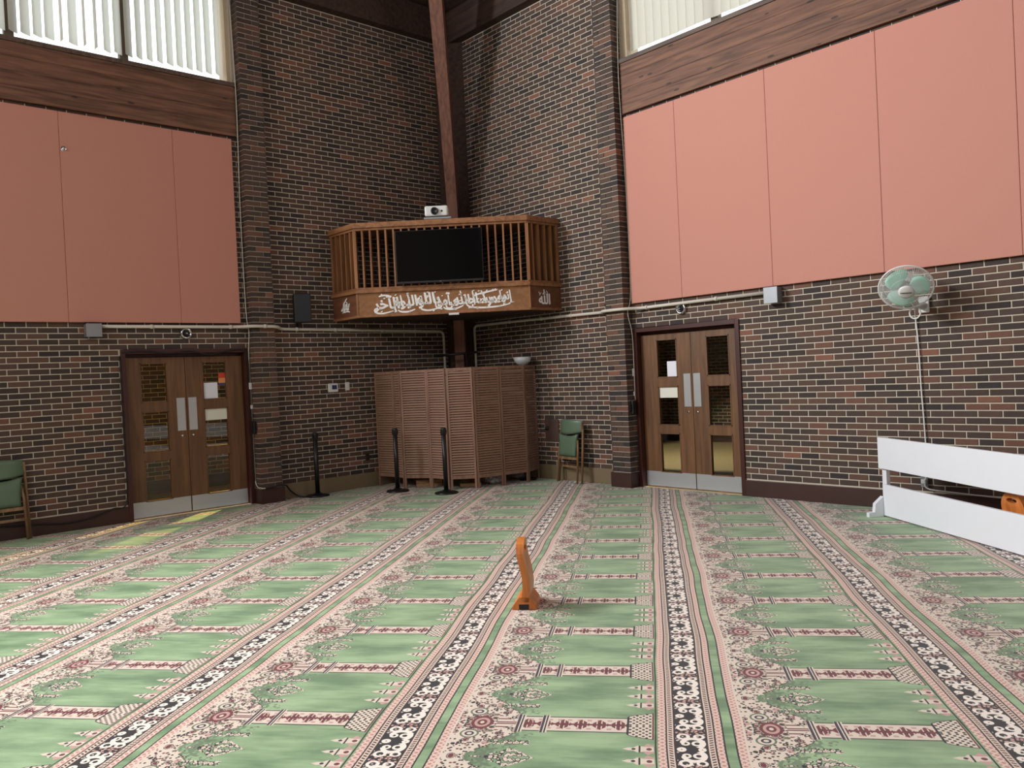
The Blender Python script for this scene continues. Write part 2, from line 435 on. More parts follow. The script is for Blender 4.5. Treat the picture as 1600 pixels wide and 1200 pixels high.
    nt.links.new(col, b.inputs['Base Color'])
    b.inputs['Roughness'].default_value = 1.0; b.inputs['Specular IOR Level'].default_value = 0.05
    b.inputs['Sheen Weight'].default_value = 0.25
    n2 = nt.nodes.new('ShaderNodeTexNoise'); n2.inputs['Scale'].default_value = 260; nt.links.new(tc.outputs['Object'], n2.inputs[0])
    bp = nt.nodes.new('ShaderNodeBump'); bp.inputs['Strength'].default_value = 0.35; bp.inputs['Distance'].default_value = 0.004
    nt.links.new(n2.outputs[0], bp.inputs['Height']); nt.links.new(bp.outputs[0], b.inputs['Normal'])
    MATS['carpet'] = m
carpet_material()
XM, YM = 14.0, 13.0          # hall size
solo('floor', MB().box((0, -YM, -0.08), (XM, 0, 0)), 'carpet', (0, 0, 0), 'patterned green prayer carpet laid in rows across the hall floor', None, None, 'structure')

# ------------------------------------------------------------------ brick walls
BL, BH, JT = 0.2025, 0.0562, 0.0110
PU, PZ = BL + JT, BH + JT
PROUD = 0.006
def brick_verts(l, h, back=0.02):
    """brick in local coords: length on x, front face at y = -PROUD, chamfered"""
    c = 0.004; x, z = l / 2, h / 2
    v = [(-x, back, -z), (x, back, -z), (x, back, z), (-x, back, z),
         (-x, -PROUD + c, -z), (x, -PROUD + c, -z), (x, -PROUD + c, z), (-x, -PROUD + c, z),
         (-x + c, -PROUD, -z + c), (x - c, -PROUD, -z + c), (x - c, -PROUD, z - c), (-x + c, -PROUD, z - c)]
    f = [(8, 9, 10, 11), (4, 5, 9, 8), (5, 6, 10, 9), (6, 7, 11, 10), (7, 4, 8, 11), (0, 1, 5, 4), (1, 2, 6, 5), (2, 3, 7, 6), (3, 0, 4, 7)]
    return v, f
BRICKME = []
for i, bm_ in enumerate(BRM):
    v_, f_ = brick_verts(BL, BH); me_ = bpy.data.meshes.new('brick'); me_.from_pydata(v_, [], f_); me_.materials.append(bm_); BRICKME.append(me_)
def pickbrick(): return random.choices(range(len(BRM)), BRICKW)[0]

def lay_bricks(wall, Wf, d, rects, holes, budget=300, flip=False, hidden=None):
    """running bond inside rects (u0,u1,z0,z1) minus holes; the largest in view become brick objects of the wall, the rest one joined mass"""
    left = Wf is LW
    full = []; mass = MB()
    def putmass(uc, zc, l, h, mi):
        v, f = brick_verts(l, h)
        P = []
        for x, y, z in v:
            P.append(Wf(uc + (-x if left else x) * (1 if not flip else -1), d - y if not flip else d + y, zc + z))
        mass.add(P, f, mi)
    for (ua, ub, za, zb) in rects:
        k0, k1 = int(math.floor(za / PZ)), int(math.ceil(zb / PZ))
        for k in range(k0, k1):
            z0, z1 = k * PZ + JT / 2, (k + 1) * PZ - JT / 2
            if z1 > zb + 0.03 or z0 < za - 0.03: continue
            off = PU / 2 if k % 2 else 0.0
            segs = [(ua, ub)]
            for (ha, hb, hz0, hz1) in holes:
                if z1 > hz0 + 0.012 and z0 < hz1 - 0.012:
                    ns = []
                    for p, q in segs:
                        if hb <= p or ha >= q: ns.append((p, q)); continue
                        if ha > p: ns.append((p, ha))
                        if hb < q: ns.append((hb, q))
                    segs = ns
            for p, q in segs:
                i = math.floor((p - off) / PU) - 1
                while i * PU + off < q:
                    b0 = max(i * PU + off + JT / 2, p); b1 = min(i * PU + off + PU - JT / 2, q); i += 1
                    if b1 - b0 < 0.02: continue
                    uc, zc, l, mi = (b0 + b1) / 2, (z0 + z1) / 2, b1 - b0, pickbrick()
                    if abs(l - BL) < 1e-4: full.append((uc, zc, mi))
                    else: putmass(uc, zc, l, BH, mi)
    def score(t):
        P = Wf(t[0], d, t[1]); q = project(P)
        if q is None or not (4 < q[0] < 1596 and 4 < q[1] < 1196): return 1e6
        if hidden and hidden(*q): return 1e5
        return (P - CAM).length
    if budget:
        full.sort(key=score)
    n = 0
    for t in full:
        if n < budget and score(t) < 1e4:
            o = bpy.data.objects.new('brick', BRICKME[t[2]]); COL.objects.link(o); o.parent = wall
            o.location = Wf(t[0], d, t[1]) - ORG[wall.name]
            if left: o.rotation_euler = (0, 0, PI / 2)
            n += 1
        else: putmass(t[0], t[1], BL, BH, t[2])
    mo = part('brick', mass, BRM, wall); mo['kind'] = 'stuff'; mo.name = 'brickwork'

TOP = 6.93
def make_wall(name, label, Wf, u0, u1, z0=0.0, z1=TOP, d=0.0, holes=(), thick=0.30):
    mb = MB()
    us = sorted({u0, u1} | {h[0] for h in holes} | {h[1] for h in holes})
    for p, q in zip(us, us[1:]):
        zs = [(z0, z1)]
        for h in holes:
            if h[0] < q - 1e-6 and h[1] > p + 1e-6:
                nz = []
                for a_, b_ in zs:
                    if h[2] > a_: nz.append((a_, min(b_, h[2])))
                    if h[3] < b_: nz.append((max(a_, h[3]), b_))
                zs = nz
        for a_, b_ in zs:
            if b_ - a_ > 1e-6: wbox(mb, Wf, p, q, d - thick, d, a_, b_)
    o = solo(name, mb, 'mortar', Wf(u0, d, 0), label, None, None, 'structure')
    return o

PILR, PILL = (3.25, 3.56), (3.39, 3.70)
PD = 0.17
DRR, DRL = (3.575, 5.165), (3.715, 5.32)      # outer edges of the door frames
DH = 2.085
WZ0, WZ1 = 5.61, 6.93
hidR = lambda x, y: (x > 1385 and 690 < y < 860) or (x > 985 and y < 480 and False)
hidCL = lambda x, y: (515 < x < 880 and 335 < y < 500) or (588 < x < 852 and y > 570) or (x > 690 and y < 340)
wr = make_wall('wall_right', 'dark brick main wall with the fan and barrier', RW, PILR[1] - 0.05, XM, holes=((DRR[0], DRR[1], 0, DH), (3.60, 13.2, WZ0, WZ1)))
lay_bricks(wr, RW, 0, ((3.56, XM, 0.20, 2.45), (3.56, 3.70, 2.41, 4.90), (3.70, XM, 4.82, 4.90)), ((DRR[0], DRR[1], 0, DH),), 300, hidden=hidR)
wl = make_wall('wall_left', 'dark brick main wall with the dim panels', LW, PILL[1] - 0.05, YM, holes=((DRL[0], DRL[1], 0, DH), (3.74, 12.2, WZ0, WZ1)))
lay_bricks(wl, LW, 0, ((3.70, YM, 0.20, 2.45), (3.70, 3.95, 2.41, 4.90), (3.95, YM, 4.82, 4.90)), ((DRL[0], DRL[1], 0, DH),), 300)
wcr = make_wall('wall_corner_right', 'brick return wall between corner post and pilaster', RW, 0, PILR[1] - 0.05)
lay_bricks(wcr, RW, 0, ((0, PILR[0] + 0.02, 0.20, TOP),), (), 300, hidden=hidCL)
wcl = make_wall('wall_corner_left', 'brick return wall behind the loudspeaker and thermostat', LW, 0, PILL[1] - 0.05)
lay_bricks(wcl, LW, 0, ((0, PILL[0] + 0.02, 0.20, TOP),), (), 300, hidden=hidCL)

def pilaster(name, label, Wf, u0, u1, flipside):
    o = thing(name, Wf(u0, 0, 0), label, None, None, 'structure')
    c = MB(); wbox(c, Wf, u0 + 0.008, u1 - 0.008, -0.05, PD - 0.009, 0.0, TOP); part('mortar_core', c, 'mortar', o)
    wd = u1 - u0
    cache = {}
    def pb(ua, ub, da, db, z):
        key = (round(ua, 3), round(ub, 3), round(da, 3), round(db, 3)); mi = pickbrick()
        if (key, mi) not in cache:
            mb = MB(); wbox(mb, Wf, ua, ub, da, db, 0, BH); me = mb.mesh('brick', Wf(0, 0, 0)); me.materials.append(BRM[mi]); cache[(key, mi)] = me
        ob = bpy.data.objects.new('brick', cache[(key, mi)]); COL.objects.link(ob); ob.parent = o
        ob.location = Vector((0, 0, z)) - Vector((o.location.x, o.location.y, 0))
    for k in range(3, int(TOP / PZ) + 1):
        z = k * PZ + JT / 2
        if z + BH > TOP + 0.02: break
        # u1 is the edge whose side face is seen
        if k % 2:
            pb(u0, u0 + 0.098, 0, PD, z); pb(u0 + 0.108, u1, 0.075, PD, z); pb(u1 - 0.1, u1, 0.0, 0.065, z)
        else:
            pb(u0, u0 + 0.2, 0, PD, z); pb(u0 + 0.21, u1, 0, PD, z)
    return o
pilaster('wall_pilaster_right', 'brick pilaster beside the brighter double door', RW, *PILR, 1)
pilaster('wall_pilaster_left', 'brick pilaster beside the dimmer double door', LW, *PILL, 1)

# far walls behind the camera, with clerestory openings
def far_wall(name, a, b, lab):
    mb = MB().box(a, b); solo(name, mb, 'corridor_paint', (0, 0, 0), lab, None, None, 'structure')
far_wall('wall_back', (-0.3, -YM - 0.3, 0), (XM + 0.3, -YM, 7.6), 'plain far wall opposite the right wall')
far_wall('wall_side', (XM, -YM, 0), (XM + 0.3, 0.3, 7.6), 'plain far wall opposite the left wall')

# ------------------------------------------------------------------ ceiling, eaves, beams
ap = Vector((XM / 2, -YM / 2, 9.6))
c4 = [Vector((-0.3, 0.3, 7.32)), Vector((XM + 0.3, 0.3, 7.32)), Vector((XM + 0.3, -YM - 0.3, 7.32)), Vector((-0.3, -YM - 0.3, 7.32))]
mb = MB(); mb.add(c4 + [ap], [(0, 4, 1), (1, 4, 2), (2, 4, 3), (3, 4, 0)]); mb.add([q + Vector((0, 0, .2)) for q in c4 + [ap]], [(0, 1, 4), (1, 2, 4), (2, 3, 4), (3, 0, 4)])
mb.add(c4 + [q + Vector((0, 0, .2)) for q in c4], [(0, 1, 5, 4), (1, 2, 6, 5), (2, 3, 7, 6), (3, 0, 4, 7)])
solo('ceiling', mb, 'ceiling_wood', (0, 0, 0), 'dark timber hip ceiling over the brick corner', None, None, 'structure')
m_ = MB(); wbox(m_, RW, 0, XM, -0.3, 0.16, TOP, 7.42); solo('trim_1', m_, 'ceiling_wood', (0, 0, 0), 'dark timber eave plate on the right wall', None, None, 'structure')
m_ = MB(); wbox(m_, LW, 0.16, YM, -0.3, 0.16, TOP, 7.42); solo('trim_2', m_, 'ceiling_wood', (0, 0, 0), 'dark timber eave plate on the left wall', None, None, 'structure')
# timber lintel beams under the windows, with window sills
BZ0, BZ1 = 4.89, 5.545
for n, Wf, ua, ub, wm, lab in (('trim_3', RW, 3.60, XM, 'beam_wood_x', 'brown knotty timber beam above the bright salmon panels'), ('trim_4', LW, 3.735, YM, 'beam_wood_y', 'greyish brown timber beam above the dim salmon panels')):
    t = thing(n, Wf(ua, 0, BZ0), lab, None, None, 'structure')
    for k in range(4):
        m_ = MB(); h = (BZ1 - BZ0) / 4; wbox(m_, Wf, ua, ub, -0.02, 0.06, BZ0 + k * h, BZ0 + (k + 1) * h - 0.002)
        part('plank', m_, wm, t, 0.002)
    m_ = MB(); wbox(m_, Wf, ua - 0.03, ub, -0.28, 0.075, BZ1, 5.60); part('sill', m_, 'sill_wood', t, 0.004)

# laminated post in the corner, leaning out as it rises
def diag(s, off, z): return Vector((s / 1.0 + off * 0.7071, -s / 1.0 + off * 0.7071, z))
prof = [(0.0, 0.41), (2.25, 0.41), (4.4, 0.53), (5.6, 0.76), (7.5, 1.24)]
hwid = [0.085, 0.085, 0.08, 0.085, 0.10]
mb = MB(); vs = []
for (z, s), h in zip(prof, hwid):
    vs += [diag(s, -h, z), diag(s, h, z), diag(s - 0.16 - 0.06 * z / 7, h, z), diag(s - 0.16 - 0.06 * z / 7, -h, z)]
fs = [(3, 2, 1, 0), (16, 17, 18, 19)]
for i in range(4):
    for k in range(4): fs.append((i * 4 + k, i * 4 + (k + 1) % 4, i * 4 + 4 + (k + 1) % 4, i * 4 + 4 + k))
mb.add(vs, fs)
solo('column', mb, 'post_wood', (0.41, -0.41, 0), 'laminated timber post rising out of the brick corner', None, None, 'structure')
mb = MB(); mb.prism([(0, 0, 0), (0.33, 0, 0), (0, -0.33, 0)], (0, 0, TOP)); solo('trim_5', mb, 'ceiling_wood', (0, 0, 0), 'dark timber infill behind the corner post', None, None, 'structure')

# baseboards
for n, Wf, ua, ub, z, mt, lab in (('baseboard_right', RW, DRR[1], XM, 0.19, 'base_wood', 'dark brown baseboard under the fan wall'), ('baseboard_left', LW, DRL[1], YM, 0.19, 'base_wood', 'dark brown baseboard beside the dim door'),
                            ('baseboard_corner_right', RW, 0.0, PILR[0] - 0.02, 0.205, 'tan_base', 'tan baseboard behind the folded chair'), ('baseboard_corner_left', LW, 0.02, PILL[0] - 0.02, 0.205, 'tan_base', 'tan baseboard behind the first stanchion')):
    m_ = MB(); wbox(m_, Wf, ua, ub, 0, 0.022, 0, z); solo(n, m_, mt, Wf(ua, 0, 0), lab, None, None, 'structure', 0.004)
for n, Wf, (ua, ub), lab in (('baseboard_pilaster_right', RW, PILR, 'dark brown base box of the pilaster by the bright door'), ('baseboard_pilaster_left', LW, PILL, 'dark brown base box of the pilaster by the dim door')):
    m_ = MB(); wbox(m_, Wf, ua - 0.02, ub + 0.014, 0, PD + 0.022, 0, 0.195); solo(n, m_, 'base_wood', Wf(ua, 0, 0), lab, None, None, 'structure', 0.004)

# ------------------------------------------------------------------ windows and blinds
def window(n, Wf, ua, ub, lab):
    t = thing('window_%d' % n, Wf(ua, -0.2, WZ0), lab, None, None, 'structure')
    m_ = MB(); wbox(m_, Wf, ua, ua + 0.06, -0.26, -0.02, WZ0, WZ1); wbox(m_, Wf, ub - 0.06, ub, -0.26, -0.02, WZ0, WZ1)
    wbox(m_, Wf, ua, ub, -0.26, -0.16, WZ0 - 0.01, WZ0 + 0.05); wbox(m_, Wf, ua, ub, -0.26, -0.16, WZ1 - 0.05, WZ1)
    part('window_frame', m_, 'window_frame_paint', t)
    k = 0; u = ua + 0.06
    while u < ub - 0.1:
        v = min(u + 1.24, ub - 0.06)
        m_ = MB(); wbox(m_, Wf, u, v, -0.215, -0.205, WZ0 + 0.05, WZ1 - 0.05); part('pane', m_, 'window_glass', t)
        m_ = MB(); wbox(m_, Wf, v - 0.05, v + 0.05, -0.25, -0.17, WZ0 + 0.05, WZ1 - 0.05); part('mullion', m_, 'mullion_paint', t)
        u = v
window(1, LW, 3.735, 12.2, 'bright clerestory window above the dim panels')
window(2, RW, 3.60, 13.2, 'clerestory window above the bright salmon panels')

def blinds(Wf, ua, ub, lab, mat, ang, jit, open_at=()):
    t = thing('vertical_blind', Wf(ua, -0.11, WZ0), lab, 'blind')
    m_ = MB(); wbox(m_, Wf, ua, ub, -0.14, -0.08, WZ1 - 0.06, WZ1 - 0.01); part('head_rail', m_, 'window_frame_paint', t)
    pitch_, wdt = 0.125, 0.135
    mb = MB(); mb.add([(-wdt / 2, 0, 0), (-wdt / 4, 0.006, 0), (0, 0.008, 0), (wdt / 4, 0.006, 0), (wdt / 2, 0, 0)] + [(-wdt / 2, 0, 1.155), (-wdt / 4, 0.006, 1.155), (0, 0.008, 1.155), (wdt / 4, 0.006, 1.155), (wdt / 2, 0, 1.155)], [(i, i + 1, i + 6, i + 5) for i in range(4)], 0, True)
    me = mb.mesh('slat', fix=False); me.materials.append(MATS[mat])
    base = PI / 2 if Wf is LW else 0.0
    u = ua + 0.07; i = 0
    while u < ub - 0.05:
        o = bpy.data.objects.new('slat', me); COL.objects.link(o); o.parent = t
        o.location = Wf(u, -0.11, WZ0 + 0.120 + random.uniform(-.006, .006)) - ORG[t.name]
        a_ = ang + random.uniform(-jit, jit)
        if i in open_at: a_ += 0.9
        o.rotation_euler = (0, 0, base + a_)
        u += pitch_; i += 1
blinds(LW, 3.80, 12.14, 'bright vertical blinds with tilted slats above the dim panels', 'blind_bright', 0.62, 0.10, (12, 13, 15, 22, 23))
blinds(RW, 3.66, 13.14, 'closed cream vertical blinds above the bright salmon panels', 'blind_closed', 0.06, 0.04)

# ------------------------------------------------------------------ acoustic panels
def panel(Wf, ua, ub, lab):
    m_ = MB(); wbox(m_, Wf, ua + 0.0012, ub - 0.0012, 0.012, 0.05, 2.412, 4.85)
    solo('acoustic_panel', m_, 'salmon_fabric', Wf((ua + ub) / 2, 0.012, 2.412), lab, 'wall panel', 'salmon fabric wall panels', None, 0.006)
SR = [3.60, 4.407, 5.649, 6.893, 8.129, 9.37, 10.61, 11.85]
LR = ['narrow bright salmon fabric panel next to the pilaster by the bright door', 'bright salmon fabric panel ending above the grey box of the bright door', 'bright salmon fabric panel just before the fan',
      'bright salmon fabric panel reaching from the fan to the right edge', 'bright salmon fabric panel cut off at the right edge', 'salmon fabric panel two places past the fan', 'salmon fabric panel three places past the fan']
for i, lab in enumerate(LR): panel(RW, SR[i], SR[i + 1], lab)
SL = [3.806, 4.579, 5.869, 7.12, 8.37, 9.62]
LL = ['narrow dim salmon fabric panel next to the pilaster by the dim door', 'dim salmon fabric panel straight above the dim double door', 'dim salmon fabric panel cut off at the left edge', 'dim salmon fabric panel past the left chair', 'dim salmon fabric panel second past the left chair']
for i, lab in enumerate(LL): panel(LW, SL[i], SL[i + 1], lab)
m_ = MB(); m_.lathe([(0, 0.03), (0.012, 0.03), (0.012, 0), (0.03, 0)], LW(5.83, 0.052, 4.42), 12, axis=(1, 0, 0)); solo('wall_hook', m_, 'chrome', LW(5.83, 0.052, 4.42), 'tiny metal hook high on a dim salmon panel', 'hook')

# ------------------------------------------------------------------ doors
def double_door(n, Wf, fr, leafs, panes, lab):
    t = thing('door_%d' % n, Wf((fr[0] + fr[1]) / 2, 0, 0), lab, None, None, 'structure')
    m_ = MB(); fw = 0.055
    wbox(m_, Wf, fr[0], fr[0] + fw, -0.16, 0.02, 0, DH); wbox(m_, Wf, fr[1] - fw, fr[1], -0.16, 0.02, 0, DH); wbox(m_, Wf, fr[0] + fw, fr[1] - fw, -0.16, 0.02, DH - 0.055, DH)
    wbox(m_, Wf, fr[0] + fw, fr[1] - fw, -0.16, -0.115, DH - 0.10, DH - 0.055)
    part('door_frame', m_, 'frame_wood', t, 0.003)
    zs = [(0.20, 0.71), (0.81, 1.315), (1.425, 1.918)]
    for i, ((la, lb), (pa, pb)) in enumerate(zip(leafs, panes)):
        m_ = MB(); d0, d1 = -0.11, -0.068
        wbox(m_, Wf, la, pa, d0, d1, 0.002, 1.985); wbox(m_, Wf, pb, lb, d0, d1, 0.002, 1.985)
        zz = [0.002] + [q for p in zs for q in p] + [1.985]
        for k in range(0, 8, 2): wbox(m_, Wf, pa, pb, d0, d1, zz[k], zz[k + 1])
        lf = part('door_leaf', m_, 'door_wood', t)
        for z0, z1 in zs:
            b_ = MB()
            for (x0, x1, y0, y1) in ((pa, pa + .012, z0, z1), (pb - .012, pb, z0, z1), (pa, pb, z0, z0 + .012), (pa, pb, z1 - .012, z1)): wbox(b_, Wf, x0, x1, d0 + 0.004, d1 + 0.004, y0, y1)
            part('glazing_bead', b_, 'door_wood', lf)
            g = MB(); wbox(g, Wf, pa + .01, pb - .01, -0.092, -0.086, z0 + .01, z1 - .01); part('pane', g, 'door_glass', lf)
        k_ = MB(); wbox(k_, Wf, la + 0.004, lb - 0.004, d1, d1 + 0.003, 0.018, 0.208); tag(part('kick_plate', k_, 'steel', lf), 'brushed steel kick plate')
        meet = lb if i == 0 else la
        sg = -1 if meet == lb else 1
        k_ = MB(); wbox(k_, Wf, meet + sg * 0.018, meet + sg * 0.122, d1, d1 + 0.004, 1.05, 1.467); tag(part('push_plate', k_, 'steel', lf), 'brushed steel push plate')
        k_ = MB(); k_.lathe([(0, 0.012), (0.014, 0.012), (0.017, 0)], Wf(meet + sg * 0.065, d1, 0.985), 12, axis=Wf(0, 1, 0)); part('lock', k_, 'chrome', lf)
    return t
double_door(1, LW, DRL, ((3.777, 4.527), (4.535, 5.262)), ((3.992, 4.313), (4.757, 5.084)), 'dim brown glazed double door under the cables')
double_door(2, RW, DRR, ((3.634, 4.411), (4.418, 5.106)), ((3.88, 4.20), (4.64, 4.965)), 'bright brown glazed double door with two papers')
def paper(Wf, ua, ub, z0, z1, lab, mt='paper', cat='paper'):
    m_ = MB(); wbox(m_, Wf, ua, ub, -0.0845, -0.0825, z0, z1)
    return solo('notice_paper', m_, mt, Wf((ua + ub) / 2, -0.0845, z0), lab, cat)
paper(LW, 4.113, 4.300, 1.437, 1.645, 'white paper taped in the top pane of the dim door')
paper(LW, 4.005, 4.302, 1.155, 1.302, 'wide cream strip across the middle pane of the dim door', 'cream_paper')
t = thing('notice_sticker', LW(4.05, -0.0845, 1.6), 'small red and orange notice sticker on the dim door glass', 'sticker')
for nm, z0, z1, mt in (('red_field', 1.70, 1.765, 'red_print'), ('orange_field', 1.635, 1.70, 'orange_print'), ('blue_field', 1.605, 1.635, 'blue_print')):
    m_ = MB(); wbox(m_, LW, 4.005, 4.095, -0.0845, -0.0825, z0, z1); part(nm, m_, mt, t)
paper(RW, 4.03, 4.215, 1.42, 1.632, 'white paper taped in the top pane of the bright door')
paper(RW, 3.892, 4.19, 1.165, 1.30, 'wide white strip across the middle pane of the bright door', 'cream_paper')

# corridors seen through the door glass
def corridor(n, Wf, ua, ub, lab, dd):
    m_ = MB(); wbox(m_, Wf, ua, ub, dd - 0.1, -0.16, -0.06, 0.004); solo('floor_corridor_%d' % n, m_, 'corridor_floor', (0, 0, 0), 'tan corridor floor behind the ' + lab, None, None, 'structure')
    m_ = MB(); wbox(m_, Wf, ua, ub, dd - 0.1, -0.3, 2.6, 2.7); solo('ceiling_corridor_%d' % n, m_, 'corridor_paint', (0, 0, 0), 'corridor ceiling behind the ' + lab, None, None, 'structure')
    o = make_wall('wall_corridor_%d' % n, 'brick corridor wall behind the ' + lab, Wf, ua, ub, 0, 2.6, dd, (), 0.1)
    lay_bricks(o, Wf, dd, ((ua, ub, 0.2, 2.6),), (), 0)
    m_ = MB(); wbox(m_, Wf, ua, ub, dd, dd + 0.02, 0, 0.2); solo('baseboard_corridor_%d' % n, m_, 'base_wood', (0, 0, 0), 'dark corridor baseboard behind the ' + lab, None, None, 'structure')
    for k, (p, q) in enumerate(((ua - 0.1, ua), (ub, ub + 0.1))):
        m_ = MB(); wbox(m_, Wf, p, q, dd - 0.1, -0.3, 0, 2.6); solo('wall_corridor_end_%d' % (n * 2 + k), m_, 'corridor_paint', (0, 0, 0), 'corridor end wall %s the %s' % (('near', 'beyond')[k], lab), None, None, 'structure')
corridor(1, LW, 1.4, 7.6, 'dim double door', -2.5)
corridor(2, RW, -0.4, 7.6, 'bright double door', -5.6)
def corridor_lamp(P, aim, power, color, spread, lab):
    """small spotlight hung from the corridor ceiling"""
    t = thing('corridor_spotlight', P, lab, 'lamp'); ax = (Vector(aim) - Vector(P)).normalized()
    m_ = MB(); m_.tube([Vector(P) - ax * 0.10, (P[0], P[1], 2.6)], 0.01, 6); part('stem', m_, 'chrome', t)
    m_ = MB(); m_.lathe([(0, -0.14), (0.05, -0.13), (0.06, -0.05), (0.07, 0.05), (0.066, 0.05), (0.05, -0.05)], P, 16, axis=ax); part('shade', m_, 'black_metal', t)
    d = bpy.data.lights.new('bulb', 'SPOT'); d.energy = power; d.color = color; d.shadow_soft_size = 0.035; d.spot_size = spread; d.spot_blend = 0.25
    o = bpy.data.objects.new('bulb', d); COL.objects.link(o); o.location = Vector(P) + ax * 0.06; o.rotation_euler = ax.to_track_quat('-Z', 'Y').to_euler()
corridor_lamp((-1.9, -2.3, 2.3), (0.0, -4.45, 0.62), 1700, (1.0, 0.68, 0.22), 0.68, 'warm ceiling spotlight in the corridor behind the dim door')
corridor_lamp((2.2, 2.6, 2.4), (2.6, 3.6, 0.0), 260, (1.0, 0.86, 0.62), 1.7, 'ceiling spotlight in the corridor behind the bright door')

# ------------------------------------------------------------------ corner balcony
BX, BA = 2.30, 0.65
Z0, Z1, Z2 = 2.445, 2.83, 3.755
plan = [Vector((0, -2.385, 0)), Vector((0.66, -2.385, 0)), Vector((2.275, -0.62, 0)), Vector((2.275, 0, 0))]
fdir = (plan[2] - plan[1]).normalized(); fnor = Vector((fdir.y, -fdir.x, 0)); FLEN = (plan[2] - plan[1]).length
bal = thing('corner_balcony', (1.2, -1.2, Z0), 'slatted wooden corner balcony with white calligraphy, above the folding screens', 'balcony')
def offs(k):
    """plan polygon offset outward by k"""
    a = Vector((0, -2.385 - k, 0)); 
    l1 = plan[1] + fnor * k; l2 = plan[2] + fnor * k
    s = (a.y - l1.y) / fdir.y; b = l1 + fdir * s
    s2 = ((2.275 + k) - l2.x) / fdir.x; c = l2 + fdir * s2
    return [a, b, c, Vector((2.275 + k, 0, 0))]
def band(kin, kout, z0, z1):
    pi_, po = offs(kin), offs(kout); mb = MB()
    for i in range(3):
        a, b, c, d = po[i], po[i + 1], pi_[i + 1], pi_[i]
        mb.prism([(q.x, q.y, z0) for q in (a, b, c, d)], (0, 0, z1 - z0))
    return mb
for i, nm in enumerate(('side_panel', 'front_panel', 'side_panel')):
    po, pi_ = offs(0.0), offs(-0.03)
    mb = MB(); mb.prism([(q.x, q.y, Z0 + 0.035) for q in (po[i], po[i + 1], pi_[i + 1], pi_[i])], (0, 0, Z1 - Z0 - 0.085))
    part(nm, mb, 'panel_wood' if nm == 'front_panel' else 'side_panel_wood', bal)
part('bottom_rail', band(-0.05, 0.012, Z0, Z0 + 0.035), 'balcony_wood_h', bal, 0.004)
part('middle_rail', band(-0.06, 0.030, Z1 - 0.05, Z1), 'balcony_wood_h', bal, 0.006)
part('middle_ledge', band(-0.08, 0.012, Z1, Z1 + 0.028), 'balcony_wood_h', bal, 0.004)
part('top_rail', band(-0.16, 0.035, Z2 - 0.075, Z2), 'balcony_wood_h', bal, 0.008)
part('top_rail_lip', band(-0.13, 0.012, Z2 - 0.105, Z2 - 0.075), 'balcony_wood_h', bal, 0.003)
pb_ = offs(-0.10)
mb = MB(); mb.prism([(q.x, q.y, Z2 - 0.03) for q in pb_] + [(0.01, -0.01, Z2 - 0.03)], (0, 0, 0.025)); part('shade_deck', mb, 'balcony_wood_h', bal)  # unseen deck, added so the space behind the fins stays dark
pb_ = offs(-0.04)
mb = MB(); mb.prism([(q.x, q.y, Z0 + 0.005) for q in pb_] + [(0.01, -0.01, Z0 + 0.005)], (0, 0, 0.03)); part('floor_deck', mb, 'ceiling_wood', bal)
for c in (plan[1], plan[2]):
    mb = MB(); q = c + fnor * 0.0
    mb.obox((q.x, q.y, (Z0 + Z1) / 2 - 0.01), fdir * 0.012, fnor * 0.008, (0, 0, (Z1 - Z0) / 2 - 0.04)); part('corner_bead', mb, 'balcony_wood_v', bal)
# deep upright fins
zf0, zf1 = Z1 + 0.028, Z2 - 0.10
def fin(c, along, nor, w=0.024, dep=0.10):
    mb = MB(); c = Vector(c) - nor * (dep / 2 - 0.005)
    mb.obox((c.x, c.y, (zf0 + zf1) / 2), along * (w / 2), nor * (dep / 2), (0, 0, (zf1 - zf0) / 2)); part('fin', mb, 'balcony_wood_v', bal)
nf = 22
for i in range(nf + 1):
    s = FLEN * i / nf; w = 0.045 if i in (0, nf) else 0.024
    fin(plan[1] + fdir * s, fdir, fnor, w)
for i in range(5):
    fin(Vector((0.03 + 0.128 * i, -2.385, 0)), Vector((1, 0, 0)), Vector((0, -1, 0)), 0.04 if i == 0 else 0.024)
    fin(Vector((2.275, -0.03 - 0.122 * i, 0)), Vector((0, 1, 0)), Vector((1, 0, 0)), 0.04 if i == 0 else 0.024)
m_ = MB(); m_.obox((1.62, -1.45, Z0 - 0.012), fdir * 0.07, fnor * 0.03, (0, 0, 0.014)); part('lamp_strip', m_, 'white_plastic', bal)

# lettering
def shape_ar(s):
    F = {'ا': (0xFE8D, 0xFE8E), 'إ': (0xFE87, 0xFE88), 'آ': (0xFE81, 0xFE82), 'ب': (0xFE8F,), 'ج': (0xFE9D,), 'ح': (0xFEA1,), 'خ': (0xFEA5,), 'د': (0xFEA9, 0xFEAA), 'ر': (0xFEAD, 0xFEAE),
         'س': (0xFEB1,), 'ع': (0xFEC9,), 'ل': (0xFEDD,), 'م': (0xFEE1,), 'ن': (0xFEE5,), 'ه': (0xFEE9,), 'و': (0xFEED, 0xFEEE), 'ي': (0xFEF1,)}
    out = []; n = len(s)
    for i, c in enumerate(s):
        if c not in F: out.append(c); continue
        prev = i > 0 and s[i - 1] in F and len(F[s[i - 1]]) == 1
        nxt = i < n - 1 and s[i + 1] in F and len(F[c]) == 1
        b = F[c]
        if len(b) == 2: out.append(chr(b[1] if prev else b[0]))
        else: out.append(chr(b[0] + (3 if prev and nxt else 1 if prev else 2 if nxt else 0)))
    return ''.join(reversed(out))
